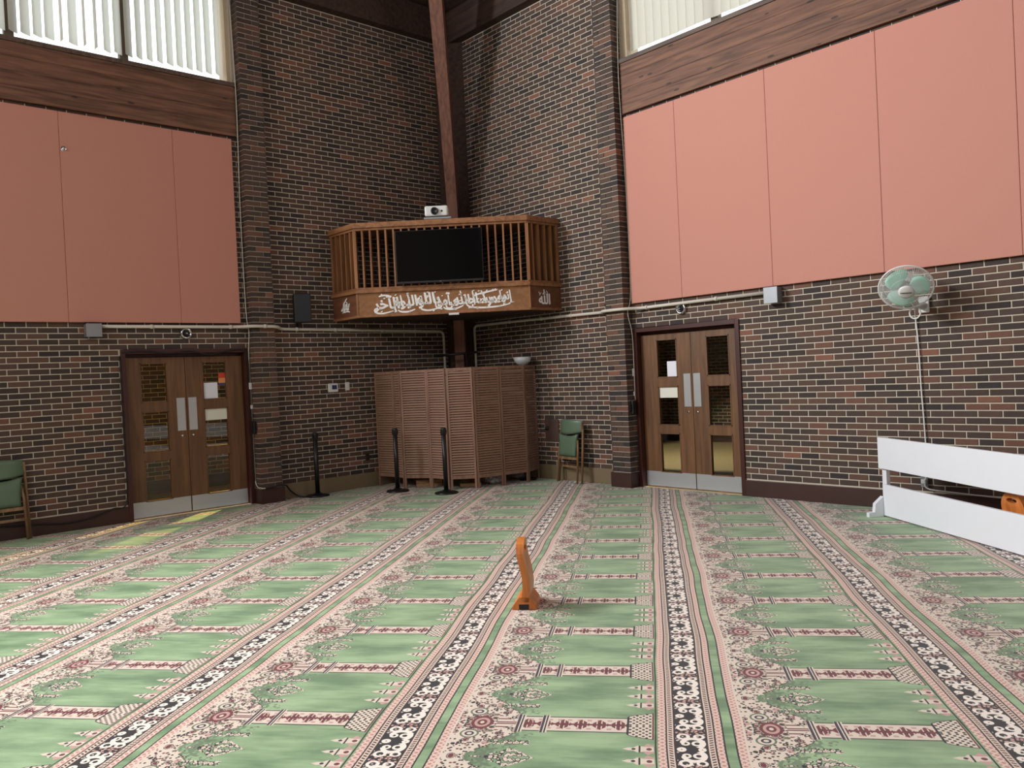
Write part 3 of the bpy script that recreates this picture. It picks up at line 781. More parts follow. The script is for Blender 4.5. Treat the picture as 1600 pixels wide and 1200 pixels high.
def word_mesh(txt, bold=0.018):
    c = bpy.data.curves.new('lettering', 'FONT'); c.body = txt; c.offset = bold; c.extrude = 0.03; c.resolution_u = 4
    o = bpy.data.objects.new('lettering', c); COL.objects.link(o); bpy.context.view_layer.update()
    dg = bpy.context.evaluated_depsgraph_get(); me = bpy.data.meshes.new_from_object(o.evaluated_get(dg))
    vs = [v.co.copy() for v in me.vertices]; fs = [tuple(p.vertices) for p in me.polygons]
    bpy.data.objects.remove(o); bpy.data.meshes.remove(me)
    x0 = min(v.x for v in vs); x1 = max(v.x for v in vs); y0 = min(v.y for v in vs); y1 = max(v.y for v in vs)
    return [((v.x - x0) / (x1 - x0), (v.y - y0) / (y1 - y0), v.z) for v in vs], fs
def letter(mb, txt, O, along, nor, s0, s1, z0, z1, shear=0.0, bold=0.018):
    vs, fs = word_mesh(txt, bold)
    P = [Vector(O) + along * (s0 + (s1 - s0) * x + shear * (y - .5) * (z1 - z0)) + nor * (0.003 + 0.06 * z) + Vector((0, 0, z0 + (z1 - z0) * y)) for x, y, z in vs]
    mb.add(P, fs)
def stroke(mb, pts, O, along, nor, w=0.010):
    """flat pen stroke through (s, z) points, swelling in the middle"""
    n = len(pts); fine = []
    for i in range(n - 1):
        p0, p1, p2, p3 = pts[max(i - 1, 0)], pts[i], pts[i + 1], pts[min(i + 2, n - 1)]
        for k in range(6):
            t = k / 6.0
            fine.append(tuple(0.5 * (2 * p1[j] + (p2[j] - p0[j]) * t + (2 * p0[j] - 5 * p1[j] + 4 * p2[j] - p3[j]) * t * t + (3 * p1[j] - p0[j] - 3 * p2[j] + p3[j]) * t ** 3) for j in (0, 1)))
    fine.append(pts[-1]); m = len(fine); vs = []
    for i, (s, z) in enumerate(fine):
        a, b = fine[max(i - 1, 0)], fine[min(i + 1, m - 1)]; dx, dz = b[0] - a[0], b[1] - a[1]; l = math.hypot(dx, dz) or 1
        ww = w * (0.35 + 0.65 * math.sin(PI * min(1, max(0, (i + 0.7) / (m + 0.4)))) ** 0.6)
        for sg in (1, -1):
            q = Vector(O) + along * (s - dz / l * ww / 2 * sg) + Vector((0, 0, z + dx / l * ww / 2 * sg))
            vs.append(q + nor * 0.006)
    mb.add(vs, [(2 * i, 2 * i + 1, 2 * i + 3, 2 * i + 2) for i in range(m - 1)])
front = [o for o in bal.children if o.name.startswith('front_panel')][0]
sides = [o for o in bal.children if o.name.startswith('side_panel')]
FO = plan[1]
words = [('إنما', 1.98, 2.175, 2.545, 2.735), ('يعمر', 1.80, 2.06, 2.51, 2.67), ('مساجد', 1.46, 1.90, 2.53, 2.72), ('الله', 1.33, 1.56, 2.565, 2.755), ('من', 1.22, 1.40, 2.505, 2.645),
         ('آمن', 1.07, 1.30, 2.515, 2.745), ('بالله', 0.82, 1.15, 2.55, 2.755), ('واليوم', 0.50, 0.92, 2.50, 2.73), ('الآخر', 0.215, 0.58, 2.50, 2.74)]
lm = MB()
for txt, a, b, z0, z1 in words:
    g = '\uFDF2' if txt == 'الله' else shape_ar(txt)
    letter(lm, g, FO, fdir, fnor, a, b, z0, z1, -0.10, 0.022 if txt == 'الله' else 0.034)
for pts in ([(2.12, 2.545), (1.95, 2.515), (1.72, 2.507), (1.55, 2.53), (1.50, 2.60)], [(1.47, 2.55), (1.36, 2.51), (1.24, 2.51), (1.19, 2.54)], [(1.12, 2.53), (1.0, 2.505), (0.90, 2.52), (0.88, 2.55)],
            [(0.80, 2.53), (0.70, 2.50), (0.60, 2.505), (0.56, 2.53)], [(0.50, 2.52), (0.36, 2.492), (0.27, 2.50), (0.235, 2.54), (0.27, 2.57)], [(1.95, 2.745), (1.80, 2.72), (1.66, 2.69), (1.60, 2.66)], [(0.45, 2.735), (0.36, 2.74), (0.30, 2.725)],
            [(1.72, 2.745), (1.76, 2.66), (1.78, 2.57)], [(1.60, 2.75), (1.615, 2.65), (1.63, 2.55)], [(1.05, 2.75), (1.07, 2.66), (1.09, 2.57)], [(0.70, 2.74), (0.72, 2.66), (0.735, 2.55)], [(0.60, 2.735), (0.615, 2.65), (0.63, 2.54)]):
    stroke(lm, pts, FO, fdir, fnor, 0.025)
rs = random.Random(3)
for i in range(76):
    s = 0.27 + 1.86 * rs.random(); z = rs.choice((2.505, 2.74, 2.62, 2.685, 2.57)) + rs.uniform(-0.012, 0.012); dx = rs.uniform(0.018, 0.032)
    stroke(lm, [(s, z), (s + dx, z + rs.uniform(0.004, 0.016))], FO, fdir, fnor, 0.014)
o = part('calligraphy', lm, 'lettering_white', front); o['label'] = 'white Arabic calligraphy on the front panel'
lm = MB(); letter(lm, shape_ar('محمد'), Vector((0, -2.385, 0)), Vector((1, 0, 0)), Vector((0, -1, 0)), 0.25, 0.45, 2.565, 2.70, 0.5, 0.03)
for pts in ([(0.27, 2.60), (0.33, 2.69), (0.40, 2.745)], [(0.26, 2.545), (0.33, 2.58), (0.40, 2.66), (0.36, 2.70)], [(0.30, 2.55), (0.40, 2.56), (0.46, 2.545)], [(0.38, 2.60), (0.44, 2.58)]):
    stroke(lm, pts, Vector((0, -2.385, 0)), Vector((1, 0, 0)), Vector((0, -1, 0)), 0.02)
part('calligraphy', lm, 'lettering_white', sides[0])
lm = MB(); letter(lm, '\uFDF2', Vector((2.275, 0, 0)), Vector((0, 1, 0)), Vector((1, 0, 0)), -0.45, -0.225, 2.525, 2.735, 0.0, 0.028)
for pts in ([(-0.45, 2.70), (-0.42, 2.66)], [(-0.44, 2.65), (-0.40, 2.69)], [(-0.30, 2.72), (-0.27, 2.68)]):
    stroke(lm, pts, Vector((2.275, 0, 0)), Vector((0, 1, 0)), Vector((1, 0, 0)), 0.012)
part('calligraphy', lm, 'lettering_white', sides[1])

# television on the balcony front
tv = thing('television', plan[1] + fdir * 1.175 + fnor * 0.05 + Vector((0, 0, 2.88)), 'black flat television mounted on the balcony slats', 'television')
def fpt(s, off, z): return plan[1] + fdir * s + fnor * off + Vector((0, 0, z))
def fbox(s0, s1, o0, o1, z0, z1):
    return MB().obox(fpt((s0 + s1) / 2, (o0 + o1) / 2, (z0 + z1) / 2), fdir * ((s1 - s0) / 2), fnor * ((o1 - o0) / 2), (0, 0, (z1 - z0) / 2))
part('body', fbox(0.575, 1.775, 0.05, 0.098, 2.878, 3.602), 'black_plastic', tv, 0.004)
part('display', fbox(0.585, 1.765, 0.098, 0.1005, 2.905, 3.594), 'screen_black', tv)
part('logo', fbox(1.16, 1.19, 0.098, 0.1008, 2.884, 2.893), 'chrome', tv)
m_ = MB()
for s in (0.9, 1.45): m_.obox(fpt(s, 0.027, 3.25), fdir * 0.02, fnor * 0.024, (0, 0, 0.2))
part('bracket', m_, 'black_metal', tv)
# projector
pj = thing('projector', fpt(1.15, -0.09, 3.756), 'white video projector standing on the balcony rail', 'projector')
part('shelf', fbox(0.985, 1.36, -0.24, 0.03, 3.757, 3.785), 'grey_metal', pj, 0.004)
part('body', fbox(0.995, 1.315, -0.22, 0.02, 3.80, 3.945), 'white_plastic', pj, 0.022)
m_ = MB()
for s in (1.03, 1.28): m_.obox(fpt(s, -0.02, 3.792), fdir * 0.012, fnor * 0.012, (0, 0, 0.010))
part('foot', m_, 'black_plastic', pj)
m_ = MB(); m_.lathe([(0, 0.012), (0.030, 0.012), (0.034, 0.03), (0.050, 0.03), (0.052, -0.01)], fpt(1.133, 0.02, 3.868), 24, axis=fnor); part('lens', m_, 'black_plastic', pj)
m_ = MB(); m_.lathe([(0, 0.004), (0.013, 0.004), (0.015, -0.004)], fpt(1.232, 0.02, 3.868), 16, axis=fnor); part('sensor', m_, 'black_plastic', pj)

# ------------------------------------------------------------------ wall fittings
sp = thing('loudspeaker', LW(2.965, 0.12, 2.415), 'black box loudspeaker on the brick beside the balcony', 'speaker')
m_ = MB(); c = Vector((0.16, -2.965, 2.615)); rx = Vector((0.35, 0.94, 0)).normalized(); ry = Vector((0.94, -0.35, 0))
m_.obox(c, rx * 0.115, ry * 0.085, (0, 0, 0.20)); part('cabinet', m_, 'black_plastic', sp, 0.014)
m_ = MB(); m_.obox(c + ry * 0.0865, rx * 0.102, ry * 0.002, (0, 0, 0.186)); part('grille', m_, 'black_metal', sp)
m_ = MB(); wbox(m_, LW, 2.94, 2.99, 0, 0.08, 2.36, 2.44); m_.tube([LW(2.965, 0.05, 2.40), c - Vector((0, 0, 0.15)) - ry * 0.05], 0.014, 8); part('bracket', m_, 'black_metal', sp)
th = thing('thermostat', LW(2.465, 0.01, 1.43), 'white thermostat with blue screen on the corner brick wall', 'thermostat')
m_ = MB(); wbox(m_, LW, 2.385, 2.548, 0.005, 0.035, 1.428, 1.557); part('housing', m_, 'white_plastic', th, 0.02)
m_ = MB(); wbox(m_, LW, 2.412, 2.49, 0.035, 0.0365, 1.47, 1.53); part('display', m_, 'blue_screen', th)
t = thing('light_switch', LW(2.225, 0.01, 1.445), 'white switch plate just right of the thermostat', 'switch')
m_ = MB(); wbox(m_, LW, 2.19, 2.262, 0.008, 0.016, 1.445, 1.565); part('plate', m_, 'white_plastic', t, 0.003)
m_ = MB(); wbox(m_, LW, 2.217, 2.235, 0.016, 0.026, 1.485, 1.525); part('toggle', m_, 'white_plastic', t)
t = thing('wall_outlet', LW(1.945, 0.01, 0.39), 'dark brown wall outlet low beside the folding screen', 'outlet')
m_ = MB(); wbox(m_, LW, 1.91, 1.98, 0.008, 0.016, 0.388, 0.502); part('plate', m_, 'base_wood', t, 0.003)
m_ = MB(); wbox(m_, LW, 1.932, 1.958, 0.016, 0.018, 0.405, 0.435); wbox(m_, LW, 1.932, 1.958, 0.016, 0.018, 0.455, 0.485); part('socket', m_, 'black_plastic', t)
t = thing('access_panel', RW(1.965, 0.01, 0.55), 'brown metal access panel on the brick behind the folded chair', 'access panel')
m_ = MB(); wbox(m_, RW, 1.83, 2.11, 0.008, 0.016, 0.55, 0.878); part('cover', m_, 'plate_brown', t, 0.003)
m_ = MB(); m_.lathe([(0, 0.03), (0.026, 0.03), (0.03, 0)], RW(1.885, 0.016, 0.744), 16, axis=(0, -1, 0)); part('knob', m_, 'black_plastic', t)

# conduits
def arc(a, b, c, n=6):
    a, b, c = Vector(a), Vector(b), Vector(c); return [a * (1 - t) ** 2 + b * 2 * t * (1 - t) + c * t * t for t in [k / n for k in range(n + 1)]]
def conduit(Wf, pts, lab, clips, r=0.021):
    t = thing('conduit_pipe', Wf(*pts[0]), lab, 'pipe')
    path = [Wf(*pts[0])]
    for i in range(1, len(pts) - 1):
        p, q, n_ = Wf(*pts[i - 1]), Wf(*pts[i]), Wf(*pts[i + 1])
        rad = min(0.09, (p - q).length * .45, (n_ - q).length * .45)
        path += arc(q + (p - q).normalized() * rad, q, q + (n_ - q).normalized() * rad)
    path.append(Wf(*pts[-1]))
    m_ = MB(); m_.tube(path, r, 10); part('pipe', m_, 'pipe_paint', t)
    for (u, d, z) in clips:
        m_ = MB(); m_.tube([Wf(u - 0.016, d, z), Wf(u + 0.016, d, z)], r + 0.007, 10); part('coupling', m_, 'pipe_paint', t)
    return t
conduit(LW, [(5.56, 0.05, 2.363), (3.86, 0.05, 2.362), (3.74, PD + 0.05, 2.362), (3.37, PD + 0.05, 2.355), (3.25, 0.05, 2.335), (0.445, 0.05, 2.305), (0.445, 0.05, 0.0)], 'cream conduit pipe along the dim wall above the thermostat', [(4.95, 0.05, 2.363), (3.95, 0.05, 2.362), (3.55, PD + 0.05, 2.36), (3.0, 0.05, 2.333), (2.4, 0.05, 2.326), (1.6, 0.05, 2.318), (1.0, 0.05, 2.311)])
conduit(RW, [(5.58, 0.05, 2.349), (3.74, 0.05, 2.34), (3.58, PD + 0.05, 2.34), (3.23, PD + 0.05, 2.342), (3.10, 0.05, 2.343), (0.355, 0.05, 2.373), (0.355, 0.05, 0.0)], 'cream conduit pipe along the bright wall to the corner', [(4.9, 0.05, 2.346), (3.85, 0.05, 2.341), (3.1, 0.05, 2.343), (2.5, 0.05, 2.35), (1.9, 0.05, 2.357), (1.2, 0.05, 2.364)])
for Wf, ua, ub, z0, z1, lab in ((LW, 5.545, 5.708, 2.24, 2.39, 'grey metal junction box above the dim door'), (RW, 5.572, 5.735, 2.22, 2.395, 'grey metal junction box above the bright door')):
    t = thing('junction_box', Wf((ua + ub) / 2, 0.0, z0), lab, 'junction box')
    m_ = MB(); wbox(m_, Wf, ua, ub, 0.01, 0.12, z0, z1); part('housing', m_, 'grey_metal', t, 0.006)
    m_ = MB(); wbox(m_, Wf, ua - 0.004, ub + 0.004, 0.12, 0.128, z0 - 0.004, z1 + 0.004); part('lid', m_, 'grey_metal', t, 0.003)
for Wf, u, lab in ((LW, 4.525, 'round chrome dome sensor above the dim door'), (RW, 4.364, 'round chrome dome sensor above the bright door')):
    t = thing('dome_sensor', Wf(u, 0.0, 2.28), lab, 'sensor'); ax = Wf(0, 1, 0)
    m_ = MB(); m_.lathe([(0, 0.03), (0.045, 0.03), (0.05, 0.045), (0.066, 0.045), (0.074, 0.03), (0.074, 0)], Wf(u, 0.0, 2.28), 24, axis=ax); part('ring', m_, 'chrome', t)
    m_ = MB(); m_.lathe([(0, 0.065), (0.02, 0.058), (0.03, 0.045), (0.031, 0.03)], Wf(u, 0.0, 2.28), 16, axis=ax); part('dome', m_, 'black_plastic', t)
    m_ = MB(); m_.lathe([(0, 0.072), (0.010, 0.068), (0.012, 0.06)], Wf(u, 0.0, 2.28), 12, axis=ax); part('glint_cap', m_, 'chrome', t)
# thin white wires down beside the pilasters
def wire(name, pts, r, mt, lab, cat='cable', parts=()):
    t = thing(name, pts[0], lab, cat)
    P = [Vector(p) for p in pts]; sm = []
    for i in range(len(P) - 1):
        p0, p1, p2, p3 = P[max(i - 1, 0)], P[i], P[i + 1], P[min(i + 2, len(P) - 1)]
        for k in range(5):
            q = k / 5.0; sm.append(0.5 * (2 * p1 + (p2 - p0) * q + (2 * p0 - 5 * p1 + 4 * p2 - p3) * q * q + (3 * p1 - p0 - 3 * p2 + p3) * q ** 3))
    sm.append(P[-1])
    m_ = MB(); m_.tube(sm, r, 6); part('cord', m_, mt, t)
    for nm, a, b, mm in parts:
        m_ = MB(); m_.box(a, b); part(nm, m_, mm, t, 0.004)
    return t
wire('wire_run', [LW(3.725, 0.012, 6.8), LW(3.728, 0.085, 5.4), LW(3.725, 0.03, 4.0), LW(3.72, 0.03, 2.6), LW(3.72, 0.09, 2.3), LW(3.715, 0.035, 2.0), LW(3.712, 0.03, 1.5), LW(3.71, 0.03, 0.5), LW(3.712, 0.06, 0.25), LW(3.70, 0.19, 0.215), LW(3.66, 0.215, 0.21)], 0.007, 'pipe_paint', 'thin pale wire running down beside the dim door pilaster', 'cable',
     [('splice_box', LW(3.70, 0.03, 1.53), LW(3.735, 0.055, 1.62), 'white_plastic'), ('splice_box', LW(3.70, 0.03, 1.27), LW(3.73, 0.05, 1.32), 'white_plastic')])
wire('wire_run', [RW(3.585, 0.012, 6.8), RW(3.588, 0.085, 5.4), RW(3.58, 0.03, 4.0), RW(3.58, 0.03, 2.6), RW(3.58, 0.11, 2.3), RW(3.578, 0.035, 2.0), RW(3.575, 0.03, 1.4), RW(3.575, 0.03, 1.15)], 0.007, 'pipe_paint', 'thin pale wire running down beside the bright door pilaster', 'cable',
     [('splice_box', RW(3.562, 0.03, 1.46), RW(3.59, 0.055, 1.56), 'white_plastic'), ('splice_box', RW(3.562, 0.03, 1.2), RW(3.585, 0.05, 1.26), 'white_plastic')])
for Wf, u, z, lab in ((LW, 3.70, 1.02, 'black door holder box on the dim door frame'), (RW, 3.57, 1.05, 'black door holder box on the bright door frame')):
    t = thing('door_holder', Wf(u, 0.02, z - 0.08), lab, 'door holder')
    m_ = MB(); wbox(m_, Wf, u - 0.045, u + 0.035, 0.048, 0.12, z - 0.085, z + 0.085); part('housing', m_, 'black_plastic', t, 0.008)
    m_ = MB(); wbox(m_, Wf, u - 0.02, u + 0.012, 0.12, 0.145, z - 0.05, z + 0.05); part('clip', m_, 'black_metal', t, 0.004)
wire('black_cable', [LW(5.30, 0.03, 2.05), LW(5.0, 0.035, 2.06), LW(4.75, 0.04, 2.03), LW(4.5, 0.035, 2.055), LW(4.25, 0.04, 2.01), LW(4.0, 0.035, 2.05), LW(3.80, 0.035, 2.06), LW(3.735, 0.035, 1.95), LW(3.725, 0.035, 1.5), LW(3.72, 0.03, 0.6), LW(3.715, 0.035, 0.3)], 0.009, 'black_plastic', 'black cable sagging along the top of the dim door frame')
wire('black_cable', [LW(5.335, 0.03, 2.0), LW(5.335, 0.03, 1.0), LW(5.34, 0.03, 0.26), LW(5.5, 0.03, 0.19), LW(5.75, 0.035, 0.12), LW(6.0, 0.035, 0.10), LW(6.3, 0.035, 0.13), LW(6.7, 0.035, 0.16)], 0.008, 'black_plastic', 'black cable drooping over the dim wall baseboard')
wire('black_cable', [LW(3.66, 0.215, 0.205), LW(3.5, 0.215, 0.215), LW(3.36, 0.20, 0.21), LW(3.26, 0.12, 0.12), LW(3.14, 0.12, 0.03), LW(3.058, 0.20, 0.015)], 0.011, 'black_plastic', 'black cable from the pilaster base to the first stanchion')
t = thing('camera_bracket', RW(3.2, 0.0, 2.43), 'tiny black bracket on the pilaster by the bright door', 'bracket')
m_ = MB(); wbox(m_, RW, 3.14, 3.25, 0.03, 0.06, 2.42, 2.45); wbox(m_, RW, 3.22, 3.26, 0.0, 0.06, 2.38, 2.45); part('arm', m_, 'black_metal', t)

# ------------------------------------------------------------------ wall fan
FC = Vector((7.245, -0.42, 2.205)); FN = Vector((0.30, -0.76, -0.60)).normalized()
fx = FN.cross(Vector((0, 0, 1))).normalized(); fz = fx.cross(FN)
fan = thing('wall_fan', RW(7.27, 0, 2.0), 'white wall fan with mint blades above the white barrier', 'fan')
def fp(r, a, h): return FC + fx * (r * math.cos(a)) + fz * (r * math.sin(a)) + FN * h
def circ(r, h, n=40): return [fp(r, 2 * PI * i / n, h) for i in range(n)]
R = 0.238
g = MB(); g.tube(circ(R, 0.0, 48), 0.008, 6, closed=True)
part('rim', g, 'white_plastic', fan)
def cage(sign):
    g = MB()
    for rr, hh in ((0.20, 0.05), (0.135, 0.072)): g.tube(circ(rr, sign * hh), 0.0018, 5, closed=True)
    for i in range(84):
        a = 2 * PI * i / 84
        g.tube([fp(R, a, 0), fp(0.215, a, sign * 0.04), fp(0.14, a, sign * 0.072), fp(0.07, a, sign * 0.08)], 0.0016, 4, cap=False)
    return g
part('front_grille', cage(1), 'white_plastic', fan); part('rear_grille', cage(-1), 'white_plastic', fan)
g = MB(); g.lathe([(0, 0.095), (0.05, 0.092), (0.068, 0.084), (0.07, 0.072)], FC, 28, axis=FN)
hb = part('hub_badge', g, 'white_plastic', fan)
g = MB()
for i in range(11):
    s = -0.045 + i * 0.009; h = 0.010 if i % 3 else 0.006
    g.obox(FC + FN * 0.0965 + fx * s + fz * (-0.002 + s * 0.05), fx * 0.0032, FN * 0.002, fz * (h / 2))
part('badge_lettering', g, 'black_plastic', hb)
for k in range(3):
    a0 = 0.75 + 2 * PI * k / 3; vs = []; n = 7
    for i in range(n + 1):
        r_ = 0.05 + (0.205 - 0.05) * i / n; sw = 0.50 + 0.38 * math.sin(PI * min(1, i / n * 0.9 + 0.1))
        for j in range(5):
            q = j / 4.0 - 0.5; vs.append(fp(r_, a0 + q * 2 * sw + 0.25 * i / n, -0.035 * q - 0.0))
    fs = [(i * 5 + j, i * 5 + j + 1, i * 5 + j + 6, i * 5 + j + 5) for i in range(n) for j in range(4)]
    g = MB(); g.add(vs, fs, 0, True); bo = part('blade', g, 'mint_plastic', fan); sd = bo.modifiers.new('solid', 'SOLIDIFY'); sd.thickness = 0.004
g = MB(); g.lathe([(0.05, -0.04), (0.075, -0.08), (0.075, -0.17), (0.05, -0.21), (0, -0.215)], FC, 20, axis=FN); part('motor', g, 'white_plastic', fan)
mo = FC - FN * 0.15
g = MB(); g.tube([mo, mo + Vector((0, 0.02, -0.10)), Vector((7.24, -0.17, 2.03)), Vector((7.25, -0.02, 2.04))], [0.03, 0.032, 0.034, 0.04], 12); part('neck', g, 'white_plastic', fan)
g = MB(); wbox(g, RW, 7.20, 7.30, 0.008, 0.04, 1.97, 2.13); part('wall_plate', g, 'white_plastic', fan, 0.01)
lp = [Vector((7.26, -0.25, 2.02)) + Vector((0.05 * math.sin(a) , -0.02, -0.055 + 0.055 * math.cos(a))) for a in [2 * PI * i / 12 for i in range(13)]]
wire('fan_cord', [Vector((7.25, -0.16, 2.02))] + lp[2:] + [Vector((7.20, -0.12, 1.985)), Vector((7.168, -0.03, 1.93)), Vector((7.176, -0.02, 1.75)), Vector((7.185, -0.02, 1.52)), Vector((7.19, -0.02, 1.25)), Vector((7.20, -0.02, 1.0)), Vector((7.21, -0.02, 0.7)), Vector((7.215, -0.03, 0.42)), Vector((7.20, -0.045, 0.31)), Vector((7.22, -0.05, 0.24)), Vector((7.40, -0.05, 0.22)), Vector((7.9, -0.06, 0.20)), Vector((8.4, -0.06, 0.19))],
     0.0075, 'white_plastic', 'white power cord hanging down from the wall fan', 'cable', [('plug', (7.165, -0.06, 0.285), (7.205, -0.02, 0.325), 'white_plastic')])
t = thing('wall_outlet', RW(7.178, 0.0, 0.26), 'small grey wall outlet behind the white barrier', 'outlet')
g = MB(); wbox(g, RW, 7.145, 7.215, 0.008, 0.018, 0.245, 0.36); part('plate', g, 'grey_metal', t, 0.004)

# ------------------------------------------------------------------ white barrier
b0 = Vector((7.004, -0.448, 0)); bd = Vector((0.816, -0.578, 0)).normalized(); bn = Vector((bd.y, -bd.x, 0))   # bn faces the room
bar = thing('barrier', b0 + bd * 0.9, 'white painted two-board barrier standing in front of the fan wall', 'barrier')
def bb_(s0, s1, o0, o1, z0, z1): return MB().obox(b0 + bd * ((s0 + s1) / 2) + bn * ((o0 + o1) / 2) + Vector((0, 0, (z0 + z1) / 2)), bd * ((s1 - s0) / 2), bn * ((o1 - o0) / 2), (0, 0, (z1 - z0) / 2))
part('board', bb_(-0.09, 3.0, 0.0, 0.035, 0.467, 0.772), 'white_paint', bar, 0.004)
part('board', bb_(-0.03, 3.0, 0.0, 0.035, 0.012, 0.317), 'white_paint', bar, 0.004)
for s in (-0.05, 2.95):
    part('post', bb_(s - 0.035, s + 0.035, -0.04, 0.0, 0.0, 0.77), 'white_paint', bar, 0.003)
    c = b0 + bd * (s - 0.02)
    g = MB(); g.prism([c + bn * 0.19, c + bn * 0.19 + Vector((0, 0, 0.045)), c + bn * 0.13 + Vector((0, 0, 0.05)), c + bn * 0.12 + Vector((0, 0, 0.13)), c + bn * 0.036 + Vector((0, 0, 0.20)), c + bn * 0.036], bd * 0.05)
    part('foot', g, 'white_paint', bar, 0.003)
    g = MB(); g.prism([c - bn * 0.19, c - bn * 0.19 + Vector((0, 0, 0.045)), c - bn * 0.12 + Vector((0, 0, 0.13)), c - bn * 0.041 + Vector((0, 0, 0.20)), c - bn * 0.041], bd * 0.05)
    part('foot', g, 'white_paint', bar, 0.003)

# ------------------------------------------------------------------ wooden stands
def stand(org, rz, lab):
    """upright rounded board with a grip hole, gently bowed, on a splayed foot block"""
    t = thing('wooden_stand', org, lab, 'stand', rz=rz)
    h, wd, th = 0.455, 0.26, 0.045
    n = 14; rows = []
    out = []
    for i in range(n + 1):
        z = 0.05 + (h - 0.05) * i / n
        q = i / n; half = wd / 2 * (1.0 if q < 0.6 else math.sqrt(max(0.0, 1 - ((q - 0.6) / 0.41) ** 2)))
        rows.append((z, max(half, 0.03), 0.022 * math.sin(q * PI * 1.5 + 0.4)))
    hz0, hz1, hh = 0.355, 0.415, 0.055
    bm = bmesh.new()
    def bow(z): q = (z - 0.05) / (h - 0.05); return 0.018 * math.sin(q * PI * 1.6 + 0.3)
    def thick(z): q = (z - 0.05) / (h - 0.05); return 0.5 * (0.054 - 0.012 * math.sin(PI * q))
    outer = [(-rows[0][1], rows[0][0])] + [(-r[1], r[0]) for r in rows[1:]] + [(r[1], r[0]) for r in reversed(rows)]
    N = 40; cx, cz = 0.0, 0.385
    def ray_out(a):
        dx, dz = math.cos(a), math.sin(a); best = 9
        m = len(outer)
        for i in range(m):
            (x1, z1), (x2, z2) = outer[i], outer[(i + 1) % m]
            ex, ez = x2 - x1, z2 - z1; den = dx * ez - dz * ex
            if abs(den) < 1e-9: continue
            tt = ((x1 - cx) * ez - (z1 - cz) * ex) / den; uu = ((x1 - cx) * dz - (z1 - cz) * dx) / den
            if tt > 0 and -1e-6 <= uu <= 1 + 1e-6: best = min(best, tt)
        return best
    angs = sorted([2 * PI * i / N for i in range(N)] + [math.atan2(rows[0][0] - cz, sx * rows[0][1]) % (2 * PI) for sx in (-1, 1)])
    N = len(angs); K = 10
    vf = []; vb = []
    for a in angs:
        ro = ray_out(a); ri = 1 / math.sqrt((math.cos(a) / hh) ** 2 + (math.sin(a) / 0.020) ** 2)
        f_ = []; b_ = []
        for k in range(K + 1):
            r_ = ri + (ro - ri) * k / K; x = cx + r_ * math.cos(a); z = cz + r_ * math.sin(a)
            f_.append(bm.verts.new((x, bow(z) - thick(z), z))); b_.append(bm.verts.new((x, bow(z) + thick(z), z)))
        vf.append(f_); vb.append(b_)
    for i in range(N):
        j = (i + 1) % N
        for k in range(K):
            bm.faces.new((vf[i][k], vf[i][k + 1], vf[j][k + 1], vf[j][k])); bm.faces.new((vb[i][k], vb[j][k], vb[j][k + 1], vb[i][k + 1]))
        bm.faces.new((vf[i][0], vf[j][0], vb[j][0], vb[i][0])); bm.faces.new((vf[i][K], vb[i][K], vb[j][K], vf[j][K]))
    bmesh.ops.recalc_face_normals(bm, faces=bm.faces)
    me = bpy.data.meshes.new('board'); bm.to_mesh(me); bm.free()
    o = link('board', me, 'orange_wood', t)
    g = MB(); g.prism([(-0.13, -0.085, 0.0), (-0.13, 0.085, 0.0), (-0.13, 0.075, 0.03), (-0.13, 0.035, 0.085), (-0.13, -0.035, 0.085), (-0.13, -0.075, 0.03)], (0.26, 0, 0)); part('foot_block', g, 'orange_wood', t, 0.004, local=True)
    g = MB(); g.box((0.13, -0.035, 0.004), (0.134, 0.03, 0.036)); part('rubber_pad', g, 'black_plastic', t, 0.0, local=True)
    return t
stand((6.40, -4.72, 0), math.radians(-42.0 - 8), 'small orange wooden stand alone in the middle of the carpet')
sp_ = b0 + bd * 1.57 - bn * 0.115
stand((sp_.x, sp_.y, 0), math.radians(-35.3), 'orange wooden stand half hidden behind the white barrier')

# ------------------------------------------------------------------ stanchions
def stanchion(x, y, lab):
    t = thing('stanchion_post', (x, y, 0), lab, 'stanchion', 'black crowd-control posts')
    g = MB(); g.lathe([(0, 0), (0.158, 0), (0.160, 0.012), (0.150, 0.022), (0.07, 0.034), (0.045, 0.05), (0, 0.05)], (0, 0, 0), 32); part('base', g, 'black_metal', t, local=True)
    g = MB(); g.lathe([(0, 0.05), (0.031, 0.05), (0.031, 0.80), (0, 0.80)], (0, 0, 0), 20); part('tube', g, 'black_metal', t, local=True)
    g = MB(); g.lathe([(0.031, 0.79), (0.037, 0.80), (0.037, 0.875), (0.030, 0.888), (0, 0.888)], (0, 0, 0), 20); hd = part('head', g, 'black_plastic', t, local=True)
    g = MB()
    for a in range(4): c_, s_ = math.cos(a * PI / 2 + .5), math.sin(a * PI / 2 + .5); g.obox((0.036 * c_, 0.036 * s_, 0.835), (0.005 * c_, 0.005 * s_, 0), (-0.014 * s_, 0.014 * c_, 0), (0, 0, 0.03))
    part('belt_slot', g, 'black_metal', hd, local=True)
stanchion(0.20, -2.89, 'black stanchion post standing alone under the thermostat')
stanchion(0.88, -2.02, 'black stanchion post in front of the screen end by the wall')
stanchion(1.67, -1.77, 'black stanchion post in front of the middle of the screens')

